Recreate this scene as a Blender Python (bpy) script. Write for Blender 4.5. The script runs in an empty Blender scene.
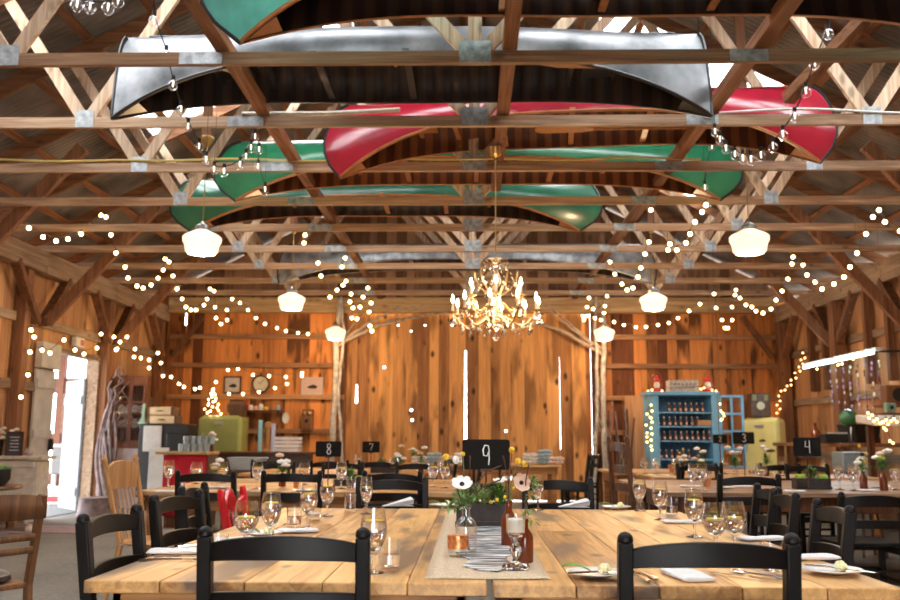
import bpy, math, random
from mathutils import Vector, Matrix, Euler
R = random.Random(7)
PI = math.pi
C = bpy.context.scene.collection
# ------------------------------------------------------------------ camera
sc = bpy.context.scene
EYE = 1.14
F = 875.0
cam_d = bpy.data.cameras.new('camera'); cam = bpy.data.objects.new('camera', cam_d); C.objects.link(cam)
cam_d.sensor_width = 36; cam_d.lens = 35.0; cam_d.clip_start = 0.05; cam_d.clip_end = 300
ROT = Matrix.Rotation(math.radians(1.36), 3, 'Z') @ Matrix.Rotation(math.radians(90 + 9.09), 3, 'X') @ Matrix.Rotation(math.radians(0.25), 3, 'Z')
cam.matrix_world = Matrix.Translation((0, 0, EYE)) @ ROT.to_4x4()
cam_d.dof.use_dof = True; cam_d.dof.focus_distance = 3.3; cam_d.dof.aperture_fstop = 4.0
sc.camera = cam
# ------------------------------------------------------------------ sky, exposure
w = bpy.data.worlds.new('sky'); sc.world = w; w.use_nodes = True
wb = w.node_tree.nodes['Background']; wb.inputs[0].default_value = (0.95, 0.98, 1.0, 1); wb.inputs[1].default_value = 6.5
sc.view_settings.view_transform = 'Standard'; sc.view_settings.look = 'None'
sc.view_settings.gamma = 1; sc.view_settings.use_curve_mapping = False
sc.view_settings.exposure = 0.95
cy = sc.cycles
cy.use_denoising = True
cy.max_bounces = 9; cy.diffuse_bounces = 4; cy.glossy_bounces = 4; cy.transmission_bounces = 9; cy.transparent_max_bounces = 28
cy.sample_clamp_indirect = 6.0; cy.caustics_refractive = False; cy.caustics_reflective = False; cy.blur_glossy = 0.6

def at(px, py, z=None, Y=None, X=None):
    """the point of the barn seen at a photo pixel, on the plane z, Y or X"""
    d = ROT @ Vector(((px - 450) / F, (300 - py) / F, -1))
    if z is not None: t = (z - EYE) / d.z
    elif Y is not None: t = Y / d.y
    else: t = X / d.x
    return Vector((0, 0, EYE)) + d * t

# ------------------------------------------------------------------ materials
MATS = {}
def new_mat(name):
    m = bpy.data.materials.new(name); m.use_nodes = True
    return m, m.node_tree, m.node_tree.nodes, m.node_tree.links, m.node_tree.nodes['Principled BSDF']
def sock(b, *names):
    for n in names:
        if n in b.inputs: return b.inputs[n]
def plain(name, col, rough=0.5, metal=0.0, noise=0.12, nscale=30, bump=0.0, spec=0.5, coat=0):
    if name in MATS: return MATS[name]
    m, t, N, L, b = new_mat(name)
    b.inputs['Roughness'].default_value = rough; b.inputs['Metallic'].default_value = metal
    sock(b, 'Specular IOR Level').default_value = spec
    if coat: b.inputs['Coat Weight'].default_value = coat; b.inputs['Coat Roughness'].default_value = .15
    tc = N.new('ShaderNodeTexCoord'); n = N.new('ShaderNodeTexNoise'); n.inputs['Scale'].default_value = nscale; n.inputs['Detail'].default_value = 4
    L.new(tc.outputs['Object'], n.inputs['Vector'])
    r = N.new('ShaderNodeMapRange'); r.inputs['From Min'].default_value = .3; r.inputs['From Max'].default_value = .7
    r.inputs['To Min'].default_value = 1 - noise; r.inputs['To Max'].default_value = 1 + noise
    L.new(n.outputs['Fac'], r.inputs['Value'])
    v = N.new('ShaderNodeVectorMath'); v.operation = 'SCALE'; v.inputs[0].default_value = col[:3]; L.new(r.outputs[0], v.inputs['Scale'])
    L.new(v.outputs[0], b.inputs['Base Color'])
    if bump:
        bp = N.new('ShaderNodeBump'); bp.inputs['Strength'].default_value = bump; bp.inputs['Distance'].default_value = .01
        L.new(n.outputs['Fac'], bp.inputs['Height']); L.new(bp.outputs[0], b.inputs['Normal'])
    MATS[name] = m; return m
def wood(name, light, dark, axis=2, fine=1.0, rough=.65, vary=.5, knots=.5, knotcol=(.03, .015, .008), grey=0.0, greycol=(.25, .22, .2), spec=.3):
    """sawn or planed boards: grain along one axis, every board (island) its own tone, knots"""
    if name in MATS: return MATS[name]
    m, t, N, L, b = new_mat(name)
    b.inputs['Roughness'].default_value = rough; sock(b, 'Specular IOR Level').default_value = spec
    tc = N.new('ShaderNodeTexCoord'); geo = N.new('ShaderNodeNewGeometry')
    off = N.new('ShaderNodeVectorMath'); off.operation = 'MULTIPLY_ADD'
    cmb = N.new('ShaderNodeCombineXYZ')
    for k in range(3): L.new(geo.outputs['Random Per Island'], cmb.inputs[k])
    off.inputs[1].default_value = (37, 23, 51); L.new(cmb.outputs[0], off.inputs[0]); L.new(tc.outputs['Object'], off.inputs[2])
    def scaled(s_across, s_along):
        mp = N.new('ShaderNodeMapping'); s = [s_across * fine] * 3; s[axis] = s_along * fine
        mp.inputs['Scale'].default_value = s; L.new(off.outputs[0], mp.inputs['Vector']); return mp
    m1 = scaled(9, .55); n1 = N.new('ShaderNodeTexNoise'); n1.inputs['Scale'].default_value = 1.6; n1.inputs['Detail'].default_value = 5; n1.inputs['Distortion'].default_value = 1.2
    L.new(m1.outputs[0], n1.inputs['Vector'])
    m2 = scaled(40, 1.2); n2 = N.new('ShaderNodeTexNoise'); n2.inputs['Scale'].default_value = 2.0; n2.inputs['Detail'].default_value = 3
    L.new(m2.outputs[0], n2.inputs['Vector'])
    mix = N.new('ShaderNodeMath'); mix.operation = 'MULTIPLY_ADD'; L.new(n2.outputs['Fac'], mix.inputs[0]); mix.inputs[1].default_value = .35; L.new(n1.outputs['Fac'], mix.inputs[2])
    isl = N.new('ShaderNodeMath'); isl.operation = 'MULTIPLY_ADD'; L.new(geo.outputs['Random Per Island'], isl.inputs[0]); isl.inputs[1].default_value = vary; L.new(mix.outputs[0], isl.inputs[2])
    mr = N.new('ShaderNodeMapRange'); mr.inputs['From Min'].default_value = .58 + .12 * vary; mr.inputs['From Max'].default_value = .80 + .8 * vary
    L.new(isl.outputs[0], mr.inputs['Value'])
    mc = N.new('ShaderNodeMix'); mc.data_type = 'RGBA'; mc.inputs[6].default_value = (*light, 1); mc.inputs[7].default_value = (*dark, 1)
    L.new(mr.outputs[0], mc.inputs[0]); last = mc.outputs[2]
    if grey:
        m3 = scaled(2.2, .5); n3 = N.new('ShaderNodeTexNoise'); n3.inputs['Scale'].default_value = 1.5; n3.inputs['Detail'].default_value = 3
        L.new(m3.outputs[0], n3.inputs['Vector'])
        r3 = N.new('ShaderNodeMapRange'); r3.inputs['From Min'].default_value = .52; r3.inputs['From Max'].default_value = .63; r3.inputs['To Max'].default_value = grey
        L.new(n3.outputs['Fac'], r3.inputs['Value'])
        g = N.new('ShaderNodeMix'); g.data_type = 'RGBA'; g.inputs[7].default_value = (*greycol, 1); L.new(r3.outputs[0], g.inputs[0]); L.new(last, g.inputs[6]); last = g.outputs[2]
    if knots:
        m4 = scaled(1, .55); v = N.new('ShaderNodeTexVoronoi'); v.inputs['Scale'].default_value = 4.3; v.feature = 'F1'
        L.new(m4.outputs[0], v.inputs['Vector'])
        r4 = N.new('ShaderNodeMapRange'); r4.inputs['From Min'].default_value = .08; r4.inputs['From Max'].default_value = .19; r4.inputs['To Min'].default_value = knots; r4.inputs['To Max'].default_value = 0
        L.new(v.outputs['Distance'], r4.inputs['Value'])
        k = N.new('ShaderNodeMix'); k.data_type = 'RGBA'; k.inputs[7].default_value = (*knotcol, 1); L.new(r4.outputs[0], k.inputs[0]); L.new(last, k.inputs[6]); last = k.outputs[2]
    L.new(last, b.inputs['Base Color'])
    bp = N.new('ShaderNodeBump'); bp.inputs['Strength'].default_value = .25; bp.inputs['Distance'].default_value = .004
    L.new(mix.outputs[0], bp.inputs['Height']); L.new(bp.outputs[0], b.inputs['Normal'])
    MATS[name] = m; return m
def glass(name, col=(1, 1, 1), ior=1.45, rough=0.0):
    if name in MATS: return MATS[name]
    m, t, N, L, b = new_mat(name)
    b.inputs['Base Color'].default_value = (*col, 1); b.inputs['Roughness'].default_value = rough
    b.inputs['Transmission Weight'].default_value = 1; b.inputs['IOR'].default_value = ior
    n = N.new('ShaderNodeTexNoise'); n.inputs['Scale'].default_value = 60; bp = N.new('ShaderNodeBump'); bp.inputs['Strength'].default_value = .02
    L.new(n.outputs['Fac'], bp.inputs['Height']); L.new(bp.outputs[0], b.inputs['Normal'])
    MATS[name] = m; return m
def thin(name, tint=(1, 1, 1), k=1.5, body=None, bw=.0):
    if name in MATS: return MATS[name]
    m, t, N, L, b = new_mat(name); N.remove(b); out = N['Material Output']
    tr = N.new('ShaderNodeBsdfTransparent'); tr.inputs[0].default_value = (*tint, 1); gl = N.new('ShaderNodeBsdfGlossy'); gl.inputs['Roughness'].default_value = .03
    gl.inputs[0].default_value = (.95, .95, 1, 1); lw = N.new('ShaderNodeLayerWeight'); lw.inputs[0].default_value = .5; pw = N.new('ShaderNodeMath'); pw.operation = 'POWER'; L.new(lw.outputs['Facing'], pw.inputs[0]); pw.inputs[1].default_value = 2.6; fr = N.new('ShaderNodeMath'); fr.operation = 'MULTIPLY_ADD'; L.new(pw.outputs[0], fr.inputs[0]); fr.inputs[1].default_value = .8; fr.inputs[2].default_value = .07
    nz = N.new('ShaderNodeTexNoise'); nz.inputs['Scale'].default_value = 40; bp = N.new('ShaderNodeBump'); bp.inputs['Strength'].default_value = .05; bp.inputs['Distance'].default_value = .002; L.new(nz.outputs[0], bp.inputs['Height']); L.new(bp.outputs[0], gl.inputs['Normal'])
    mx = N.new('ShaderNodeMixShader'); L.new(fr.outputs[0], mx.inputs[0]); L.new(tr.outputs[0], mx.inputs[1]); L.new(gl.outputs[0], mx.inputs[2]); L.new(mx.outputs[0], out.inputs[0])
    MATS[name] = m; return m
def emit(name, col, s, base=None, rough=.4):
    if name in MATS: return MATS[name]
    m, t, N, L, b = new_mat(name)
    b.inputs['Base Color'].default_value = (*(base or col), 1); b.inputs['Roughness'].default_value = rough
    b.inputs['Emission Color'].default_value = (*col, 1); b.inputs['Emission Strength'].default_value = s
    MATS[name] = m; return m

WALL_V = wood('barn_boards', (.86, .34, .10), (.15, .05, .02), 2, .9, .75, 1.3, .9, (.02, .01, .006), .85, (.05, .02, .01))
WALL_T = wood('tan_boards', (.74, .41, .20), (.40, .20, .095), 2, .8, .75, .5, .45)
DOOR_W = wood('door_boards', (.84, .43, .15), (.28, .12, .048), 2, .9, .7, .9, .9, (.02, .01, .006), .7, (.10, .04, .018))
PINE_X = wood('pine_along_x', (.66, .46, .30), (.30, .17, .095), 0, 1.2, .7, .3, .55)
PINE_Z = wood('pine_steep', (.78, .60, .42), (.42, .26, .16), 2, 1.2, .7, .3, .5)
RUST_X = wood('old_timber_x', (.34, .15, .07), (.12, .048, .022), 0, 1.3, .8, .4, .5)
RUST_Y = wood('old_timber_y', (.36, .165, .08), (.13, .05, .025), 1, 1.3, .8, .4, .5)
RUST_Z = wood('old_timber_z', (.32, .15, .075), (.11, .046, .024), 2, 1.3, .8, .4, .5)
GREY_Y = wood('grey_timber_y', (.46, .33, .23), (.2, .13, .085), 1, 1.2, .8, .4, .5)
PLATE_X = wood('plate_timber_x', (.62, .43, .22), (.34, .2, .1), 0, 1.0, .75, .2, .4)
TABLE_Y = wood('table_planks_y', (.82, .47, .175), (.36, .16, .05), 1, 1.5, .4, .45, .85, (.05, .022, .012), .85, (.13, .085, .065), .45)
TABLE_X = wood('table_planks_x', (.74, .43, .17), (.34, .16, .06), 0, 1.4, .42, .38, .7, (.06, .03, .015), .5, (.2, .15, .12), .45)
TABLE_E = wood('table_frame', (.5, .24, .085), (.24, .1, .035), 0, 1.2, .5, .3, .6)
OAK = wood('oak', (.26, .115, .045), (.11, .045, .02), 2, 1.6, .4, .3, .2)
OAK_D = wood('dark_oak', (.16, .065, .03), (.05, .02, .01), 2, 1.6, .35, .3, .2)
WALNUT = wood('walnut', (.14, .06, .03), (.05, .02, .012), 2, 1.4, .5, .3, .2)
BLACKW = plain('black_paint_wood', (.007, .0058, .0055), .42, 0, .25, 14, .05, .25)
RED_P = plain('red_gloss_paint', (.62, .012, .02), .22, 0, .08, 10, 0, .6, .5)
STEEL = plain('steel', (.6, .6, .6), .28, 1, .08, 40)
CUTL = plain('silver_cutlery', (.75, .73, .72), .16, 1, .05, 40)
GALV = plain('gusset_metal', (.42, .44, .45), .5, .75, .35, 22, .3)
ALU = plain('worn_aluminium', (.36, .38, .39), .42, .7, .45, 7, .15)
IRON = plain('black_iron', (.02, .02, .02), .5, .3, .2, 20)
BRASS = plain('brass', (.55, .36, .14), .3, 1, .15, 20)
WHITE = plain('white_paint', (.72, .70, .66), .5, 0, .08, 9)
CREAM = plain('cream_paint', (.60, .56, .47), .6, 0, .2, 9)
GREYP = plain('pale_grey_paint', (.52, .50, .47), .7, 0, .15, 5)
PORC = plain('white_porcelain', (.82, .81, .78), .15, 0, .02, 9)
LINEN = plain('white_linen', (.78, .77, .76), .85, 0, .06, 60, .2)
RUNNER = plain('burlap', (.62, .47, .31), .9, 0, .25, 160, .4)
CHALK = plain('chalkboard', (.008, .007, .006), .75, 0, .2, 15, 0, .2)
CHALKW = plain('chalk', (.85, .85, .82), .9, 0, .1, 60)
LEAF = plain('green_leaf', (.10, .25, .04), .5, 0, .5, 30)
LEAF_P = plain('pale_green_leaf', (.25, .38, .13), .6, 0, .4, 30)
LEAF_L = plain('lime_moss', (.34, .46, .06), .8, 0, .3, 60)
PETAL = plain('white_petal', (.86, .84, .79), .6, 0, .05, 30)
PINKP = plain('blush_petal', (.75, .5, .36), .6, 0, .1, 30)
YELF = plain('yellow_flower', (.80, .52, .04), .8, 0, .25, 120, .5)
STEMB = plain('brown_stem', (.09, .03, .02), .6, 0, .3, 30)
STEMG = plain('green_stem', (.16, .22, .06), .6, 0, .3, 30)
LEMON = plain('lemon', (.9, .66, .1), .5, 0, .1, 60)
BUTTER = plain('butter', (.85, .78, .45), .5, 0, .08, 30)
WAX = plain('candle_wax', (.85, .80, .68), .5, 0, .05, 30)
COPPER = plain('copper_leaf', (.75, .30, .12), .35, .8, .5, 60, .3)
GLASS = thin('clear_glass', (.985, .985, .98), 1.6); SOLIDG = glass('solid_glass', (1, 1, 1), 1.45)
WATER = glass('water', (.98, .98, 1), 1.33)
AMBER = glass('amber_glass', (.30, .05, .008), 1.45)
AMBERD = plain('amber_bottle', (.16, .03, .008), .1, 0, .2, 20, 0, .6)
BULB = emit('lit_bulb', (1.0, .68, .30), 9)
BULBO = emit('lit_amber_bulb', (1.0, .56, .17), 5)
FLAME = emit('lamp_flame', (1.0, .74, .42), 18)
SHADE = emit('milk_glass_lit', (1.0, .80, .52), .62, (.85, .8, .7), .25)
FIL = emit('filament', (1.0, .85, .65), 4)
TUBE = emit('fluorescent', (.62, .93, 1.0), 7)
BLK = plain('black_cable', (.012, .012, .012), .6)
BIRCH = plain('birch_bark', (.46, .42, .37), .8, 0, .4, 12, .3)

# ------------------------------------------------------------------ mesh building
class MB:
    def __init__(s): s.v = []; s.f = []; s.m = []; s.sm = []
    def add(s, vs, fs, mi=0, smooth=False):
        o = len(s.v); s.v += [tuple(v) for v in vs]; s.f += [tuple(o + i for i in f) for f in fs]
        s.m += [mi] * len(fs); s.sm += [smooth] * len(fs); return s
    def box(s, c, d, rot=None, mi=0, taper=None):
        x, y, z = d[0] / 2, d[1] / 2, d[2] / 2; tx, ty = taper or (1, 1)
        vs = [Vector(p) for p in ((-x, -y, -z), (x, -y, -z), (x, y, -z), (-x, y, -z), (-x * tx, -y * ty, z), (x * tx, -y * ty, z), (x * tx, y * ty, z), (-x * tx, y * ty, z))]
        if rot is not None:
            M = Euler(rot).to_matrix() if not isinstance(rot, Matrix) else rot
            vs = [M @ v for v in vs]
        c = Vector(c); return s.add([v + c for v in vs], [(0, 3, 2, 1), (4, 5, 6, 7), (0, 1, 5, 4), (1, 2, 6, 5), (2, 3, 7, 6), (3, 0, 4, 7)], mi)
    def lim(s, a, b, mi=0):
        a = Vector(a); b = Vector(b); return s.box((a + b) / 2, [abs(q) for q in (b - a)], None, mi)
    def beam(s, p0, p1, w, h, up=(0, 0, 1), mi=0, w1=None, h1=None):
        p0 = Vector(p0); p1 = Vector(p1); d = (p1 - p0).normalized(); u = Vector(up)
        sd = d.cross(u)
        if sd.length < 1e-4: sd = d.cross(Vector((1, 0, 0)))
        sd.normalize(); u = sd.cross(d).normalized(); w1 = w1 or w; h1 = h1 or h; vs = []
        for p, a, b in ((p0, w, h), (p1, w1, h1)):
            for i, j in ((-1, -1), (1, -1), (1, 1), (-1, 1)): vs.append(p + sd * (i * a / 2) + u * (j * b / 2))
        return s.add(vs, [(3, 2, 1, 0), (4, 5, 6, 7), (0, 1, 5, 4), (1, 2, 6, 5), (2, 3, 7, 6), (3, 0, 4, 7)], mi)
    def tube(s, pts, r, n=8, mi=0, cap=True):
        pts = [Vector(p) for p in pts]; rs = r if isinstance(r, (list, tuple)) else [r] * len(pts)
        vs = []; prev = None
        for i, p in enumerate(pts):
            d = (pts[min(i + 1, len(pts) - 1)] - pts[max(i - 1, 0)])
            if d.length < 1e-9: d = Vector((0, 0, 1))
            d.normalize()
            if prev is None:
                a = d.cross(Vector((0, 0, 1)))
                if a.length < .05: a = d.cross(Vector((1, 0, 0)))
            else: a = prev - d * prev.dot(d)
            a.normalize(); prev = a; b = d.cross(a)
            for k in range(n):
                t = 2 * PI * k / n; vs.append(p + (a * math.cos(t) + b * math.sin(t)) * rs[i])
        fs = [(i * n + k, i * n + (k + 1) % n, (i + 1) * n + (k + 1) % n, (i + 1) * n + k) for i in range(len(pts) - 1) for k in range(n)]
        s.add(vs, fs, mi, True)
        if cap:
            o = len(s.v) - len(vs)
            s.f += [tuple(o + k for k in range(n - 1, -1, -1)), tuple(o + (len(pts) - 1) * n + k for k in range(n))]; s.m += [mi, mi]; s.sm += [False, False]
        return s
    def lathe(s, prof, c=(0, 0, 0), n=20, mi=0, closed=False, smooth=True, M=None):
        vs = []; c = Vector(c)
        for r, z in prof:
            for k in range(n):
                t = 2 * PI * k / n; v = Vector((max(r, 1e-4) * math.cos(t), max(r, 1e-4) * math.sin(t), z))
                if M is not None: v = M @ v
                vs.append(v + c)
        m = len(prof); fs = []
        for i in range(m if closed else m - 1):
            j = (i + 1) % m
            for k in range(n): fs.append((i * n + k, i * n + (k + 1) % n, j * n + (k + 1) % n, j * n + k))
        s.add(vs, fs, mi, smooth)
        if not closed:
            o = len(s.v) - len(vs)
            if prof[0][0] > 1e-3: s.f.append(tuple(o + k for k in range(n - 1, -1, -1))); s.m.append(mi); s.sm.append(False)
            if prof[-1][0] > 1e-3: s.f.append(tuple(o + (m - 1) * n + k for k in range(n))); s.m.append(mi); s.sm.append(False)
        return s
    def ball(s, c, r, n=10, mi=0, sc3=(1, 1, 1)):
        h = max(4, n // 2 + 1); vs = []; c = Vector(c)
        for i in range(h + 1):
            a = PI * i / h
            for k in range(n):
                t = 2 * PI * k / n; vs.append(c + Vector((r * sc3[0] * math.sin(a) * math.cos(t), r * sc3[1] * math.sin(a) * math.sin(t), -r * sc3[2] * math.cos(a))))
        return s.add(vs, [(i * n + k, i * n + (k + 1) % n, (i + 1) * n + (k + 1) % n, (i + 1) * n + k) for i in range(h) for k in range(n)], mi, True)
    def prism(s, poly, d0, d1, plane='xz', mi=0):
        """outline in a plane, extruded between d0 and d1 along the remaining axis"""
        def P(a, b, d): return {'xz': (a, d, b), 'xy': (a, b, d), 'yz': (d, a, b)}[plane]
        n = len(poly); vs = [P(a, b, d0) for a, b in poly] + [P(a, b, d1) for a, b in poly]
        fs = [tuple(range(n)), tuple(range(2 * n - 1, n - 1, -1))] + [(i, i + n, (i + 1) % n + n, (i + 1) % n) for i in range(n)]
        return s.add(vs, fs, mi)
    def grid(s, fn, nu, nv, mi=0, smooth=True, wrap=False):
        vs = [fn(i / nu, j / nv) for i in range(nu + 1) for j in range(nv + 1)]
        return s.add(vs, [(i * (nv + 1) + j, (i + 1) * (nv + 1) + j, (i + 1) * (nv + 1) + j + 1, i * (nv + 1) + j + 1) for i in range(nu) for j in range(nv)], mi, smooth)
    def leaf(s, p, d, l, wd, mi=0, droop=.2):
        p = Vector(p); d = Vector(d).normalized(); sd = d.cross(Vector((0, 0, 1)))
        if sd.length < .05: sd = Vector((1, 0, 0))
        sd.normalize(); up = sd.cross(d); m = p + d * l * .5 + up * wd * .12; e = p + d * l - Vector((0, 0, droop * l))
        vs = [p, m - sd * wd / 2, m - up * wd * .15, m + sd * wd / 2, e]
        return s.add(vs, [(0, 1, 2), (0, 2, 3), (1, 4, 2), (2, 4, 3)], mi, True)
    def build(s, name, mats, parent=None, loc=None, bevel=0, solid=0, sub=0, sharp=.6):
        me = bpy.data.meshes.new(name); me.from_pydata(s.v, [], s.f)
        for m in (mats if isinstance(mats, (list, tuple)) else [mats]): me.materials.append(m)
        me.polygons.foreach_set('material_index', s.m); me.polygons.foreach_set('use_smooth', s.sm); me.update()
        if any(s.sm): me.set_sharp_from_angle(angle=sharp)
        o = bpy.data.objects.new(name, me); C.objects.link(o)
        if parent: o.parent = parent
        if loc is not None: o.location = loc
        if sub: q = o.modifiers.new('s', 'SUBSURF'); q.levels = q.render_levels = sub
        if solid: q = o.modifiers.new('t', 'SOLIDIFY'); q.thickness = solid; q.offset = 0
        if bevel:
            q = o.modifiers.new('b', 'BEVEL'); q.width = bevel; q.segments = 2; q.limit_method = 'ANGLE'; q.angle_limit = .6
        return o
def tag(o, label=None, cat=None, group=None, kind=None):
    if label: o['label'] = label
    if cat: o['category'] = cat
    if group: o['group'] = group
    if kind: o['kind'] = kind
    return o
def empty(name, loc=(0, 0, 0), rz=0, label=None, cat=None, group=None):
    o = bpy.data.objects.new(name, None); C.objects.link(o); o.location = loc; o.rotation_euler = (0, 0, rz); o.empty_display_size = .1
    return tag(o, label, cat, group)
KIDS = {}
def kids(o):
    return [c for c in bpy.data.objects if c.parent == o]
def copy_tree(o, loc=None, rz=None, label=None, group=None, scale=None, cache={}):
    if o.name not in cache: cache[o.name] = [(k, kids(k)) for k in kids(o)]
    c = o.copy(); C.objects.link(c)
    for k, gs in cache[o.name]:
        d = k.copy(); C.objects.link(d); d.parent = c
        for g in gs:
            e = g.copy(); C.objects.link(e); e.parent = d
    if loc is not None: c.location = loc
    if rz is not None: c.rotation_euler = (0, 0, rz)
    if scale: c.scale = (scale,) * 3 if not isinstance(scale, tuple) else scale
    return tag(c, label, None, group)
class Kind:
    """the first call gives the model itself, later calls give copies"""
    def __init__(s, maker): s.mk = maker; s.first = None
    def put(s, loc, rz=0, label=None, group=None, scale=None):
        if s.first is None:
            s.first = s.mk(); o = s.first
            # the pristine tree is recorded before anything else is parented to it
            o.location = loc; o.rotation_euler = (0, 0, rz)
            if scale: o.scale = (scale,) * 3 if not isinstance(scale, tuple) else scale
            return tag(o, label, None, group)
        return copy_tree(s.first, loc, rz, label, group, scale or 1.0)
def struct(o): o['kind'] = 'structure'; return o
from mathutils.geometry import tessellate_polygon
# ------------------------------------------------------------------ the barn: floor, walls, roof
XW = 6.13; YB = 16.9; YF = -2.2; ZT = 3.70; PITCH = .5; XC = .03
TR = [5.7 + 1.22 * i for i in range(9)]
m, t, N, L, b = new_mat('packed_earth')
tc = N.new('ShaderNodeTexCoord'); n1 = N.new('ShaderNodeTexNoise'); n1.inputs['Scale'].default_value = 1.3; n1.inputs['Detail'].default_value = 6
n2 = N.new('ShaderNodeTexNoise'); n2.inputs['Scale'].default_value = 22; n2.inputs['Detail'].default_value = 5
cr = N.new('ShaderNodeValToRGB'); cr.color_ramp.elements[0].position = .35; cr.color_ramp.elements[0].color = (.14, .13, .115, 1); cr.color_ramp.elements[1].position = .7; cr.color_ramp.elements[1].color = (.27, .25, .215, 1)
mx = N.new('ShaderNodeMix'); mx.data_type = 'FLOAT'; mx.inputs[0].default_value = .5
L.new(tc.outputs['Object'], n1.inputs[0]); L.new(tc.outputs['Object'], n2.inputs[0]); L.new(n1.outputs[0], mx.inputs[2]); L.new(n2.outputs[0], mx.inputs[3])
L.new(mx.outputs[0], cr.inputs[0]); L.new(cr.outputs[0], b.inputs['Base Color']); b.inputs['Roughness'].default_value = .8
bp = N.new('ShaderNodeBump'); bp.inputs['Strength'].default_value = .5; bp.inputs['Distance'].default_value = .02; L.new(n2.outputs[0], bp.inputs['Height']); L.new(bp.outputs[0], b.inputs['Normal'])
EARTH = m
GROUND = plain('yard_gravel', (.45, .42, .38), .9, 0, .2, 8)
struct(MB().lim((-XW, YF, -.1), (XW, YB, 0)).build('floor', EARTH))
struct(MB().lim((-40, -30, -.2), (40, 60, -.102)).build('ground', GROUND))

def wall_boards(name, mat, along, fixed, a0, a1, z0f, z1f, wmin, wmax, seed, gaps=(), holes=(), skip=None, th=.025, gap=.0):
    """vertical boards; every board an island; gaps [(pos, z0, z1, w)] leave daylight between boards"""
    r = random.Random(seed); mb = MB(); a = a0; edges = sorted(g[0] for g in gaps)
    while a < a1 - .03:
        wd = r.uniform(wmin, wmax); e = min(a + wd, a1)
        for g in edges:
            if a + .04 < g < e + .08: e = g
        if a1 - e < .07: e = a1
        zs, ze = z0f(a, e), z1f(a, e)
        L0 = next((g for g in gaps if abs(g[0] - a) < 1e-6), None); R0 = next((g for g in gaps if abs(g[0] - e) < 1e-6), None)
        hs = sorted([h for h in holes if a + .03 < h[0] < e - .03], key=lambda h: h[1])
        if (ze if not isinstance(ze, tuple) else max(ze)) - zs > .02:
            za, zb = (zs, zs) if not isinstance(zs, tuple) else zs
            zc, zd = (ze, ze) if not isinstance(ze, tuple) else ze
            x0, x1 = a + gap / 2, e - gap / 2
            out = [(x1, zb)]
            if R0: out += [(x1, R0[1]), (x1 - R0[3] / 2, R0[1] + .02), (x1 - R0[3] / 2 * .6, R0[2] - .02), (x1, R0[2])]
            out += [(x1, zd), (x0, zc)]
            if L0: out += [(x0, L0[2]), (x0 + L0[3] / 2 * .6, L0[2] - .02), (x0 + L0[3] / 2, L0[1] + .02), (x0, L0[1])]
            out += [(x0, za)]
            loops = [out] + [[(hx + hr * math.cos(k * PI / 4), hz + hr * math.sin(k * PI / 4)) for k in range(8)] for hx, hz, hr in hs]
            dd = r.uniform(-.003, .003); f0, f1 = fixed - th / 2 + dd, fixed + th / 2 + dd
            flat = [q for l in loops for q in l]; n = len(flat)
            tri = tessellate_polygon([[Vector((q[0], q[1], 0)) for q in l] for l in loops])
            V3 = (lambda q, d: (q[0], d, q[1])) if along == 'x' else (lambda q, d: (d, q[0], q[1]))
            fs = [tuple(t_) for t_ in tri] + [tuple(i + n for i in t_) for t_ in tri]; o_ = 0
            for l in loops:
                m_ = len(l); fs += [(o_ + i, o_ + (i + 1) % m_, o_ + (i + 1) % m_ + n, o_ + i + n) for i in range(m_)]; o_ += m_
            mb.add([V3(q, f0) for q in flat] + [V3(q, f1) for q in flat], fs)
        a = e
    return struct(mb.build(name, mat))
zr = lambda x: ZT + .09 + PITCH * (6.1 - abs(x - XC)) + .15
P = lambda px, py: at(px, py, Y=YB)
DX0, DX1 = -2.42, 2.32
gz = lambda py: P(470, py).z
holes = [(P(px, py).x, P(px, py).z, .027) for px, py in ((345, 325), (359, 325), (371, 326), (398, 325), (425, 325), (439, 325), (452, 325), (411, 331), (371, 346), (384, 367), (411, 410), (412, 420), (561, 353), (547, 375), (534, 387), (526, 408), (525, 418), (573, 325), (506, 431))]
holes = [(x, z, r * (.7 if z > 3.2 else 1)) for x, z, r in holes]
gaps = [(P(465.5, 400).x, gz(458), gz(350), .05), (P(356.5, 380).x, gz(404), gz(384), .045), (P(560, 380).x, gz(450), gz(356), .009), (P(183, 380).x, gz(326), gz(311), .05)]
wall_boards('wall_back', WALL_V, 'x', YB, -XW, DX0, lambda a, e: 0, lambda a, e: ZT + .1, .17, .26, 3, [gaps[3]], [])
wall_boards('wall_back', WALL_V, 'x', YB, DX1, XW, lambda a, e: 0, lambda a, e: ZT + .1, .17, .26, 4)
wall_boards('door_2', DOOR_W, 'x', YB + .06, DX0 - .12, DX1 - .0, lambda a, e: .02, lambda a, e: ZT - .05, .18, .27, 5, gaps[:3], holes)
GABLE = wood('gable_boards', (.42, .25, .15), (.16, .08, .045), 2, .9, .8, .9, .5)
wall_boards('wall_gable', GABLE, 'x', YB, -XW, XW, lambda a, e: ZT + .1, lambda a, e: (min(zr(a), 7.2), min(zr(e), 7.2)), .15, .22, 6)
# side walls
YD0, YD1 = at(53.5, 440, X=-XW + .13).y, at(88, 440, X=-XW).y
wall_boards('wall_left', WALL_T, 'y', -XW, YF, YD0 - .02, lambda a, e: 0, lambda a, e: ZT, .22, .34, 8)
wall_boards('wall_left', WALL_T, 'y', -XW, YD0, YD1, lambda a, e: 2.46, lambda a, e: ZT, .22, .34, 9)
wall_boards('wall_left', WALL_T, 'y', -XW, YD1 + .02, YB, lambda a, e: 0, lambda a, e: ZT, .2, .3, 10)
wall_boards('wall_right', WALL_T, 'y', XW, YF, YB, lambda a, e: 0, lambda a, e: ZT, .2, .32, 11)
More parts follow.
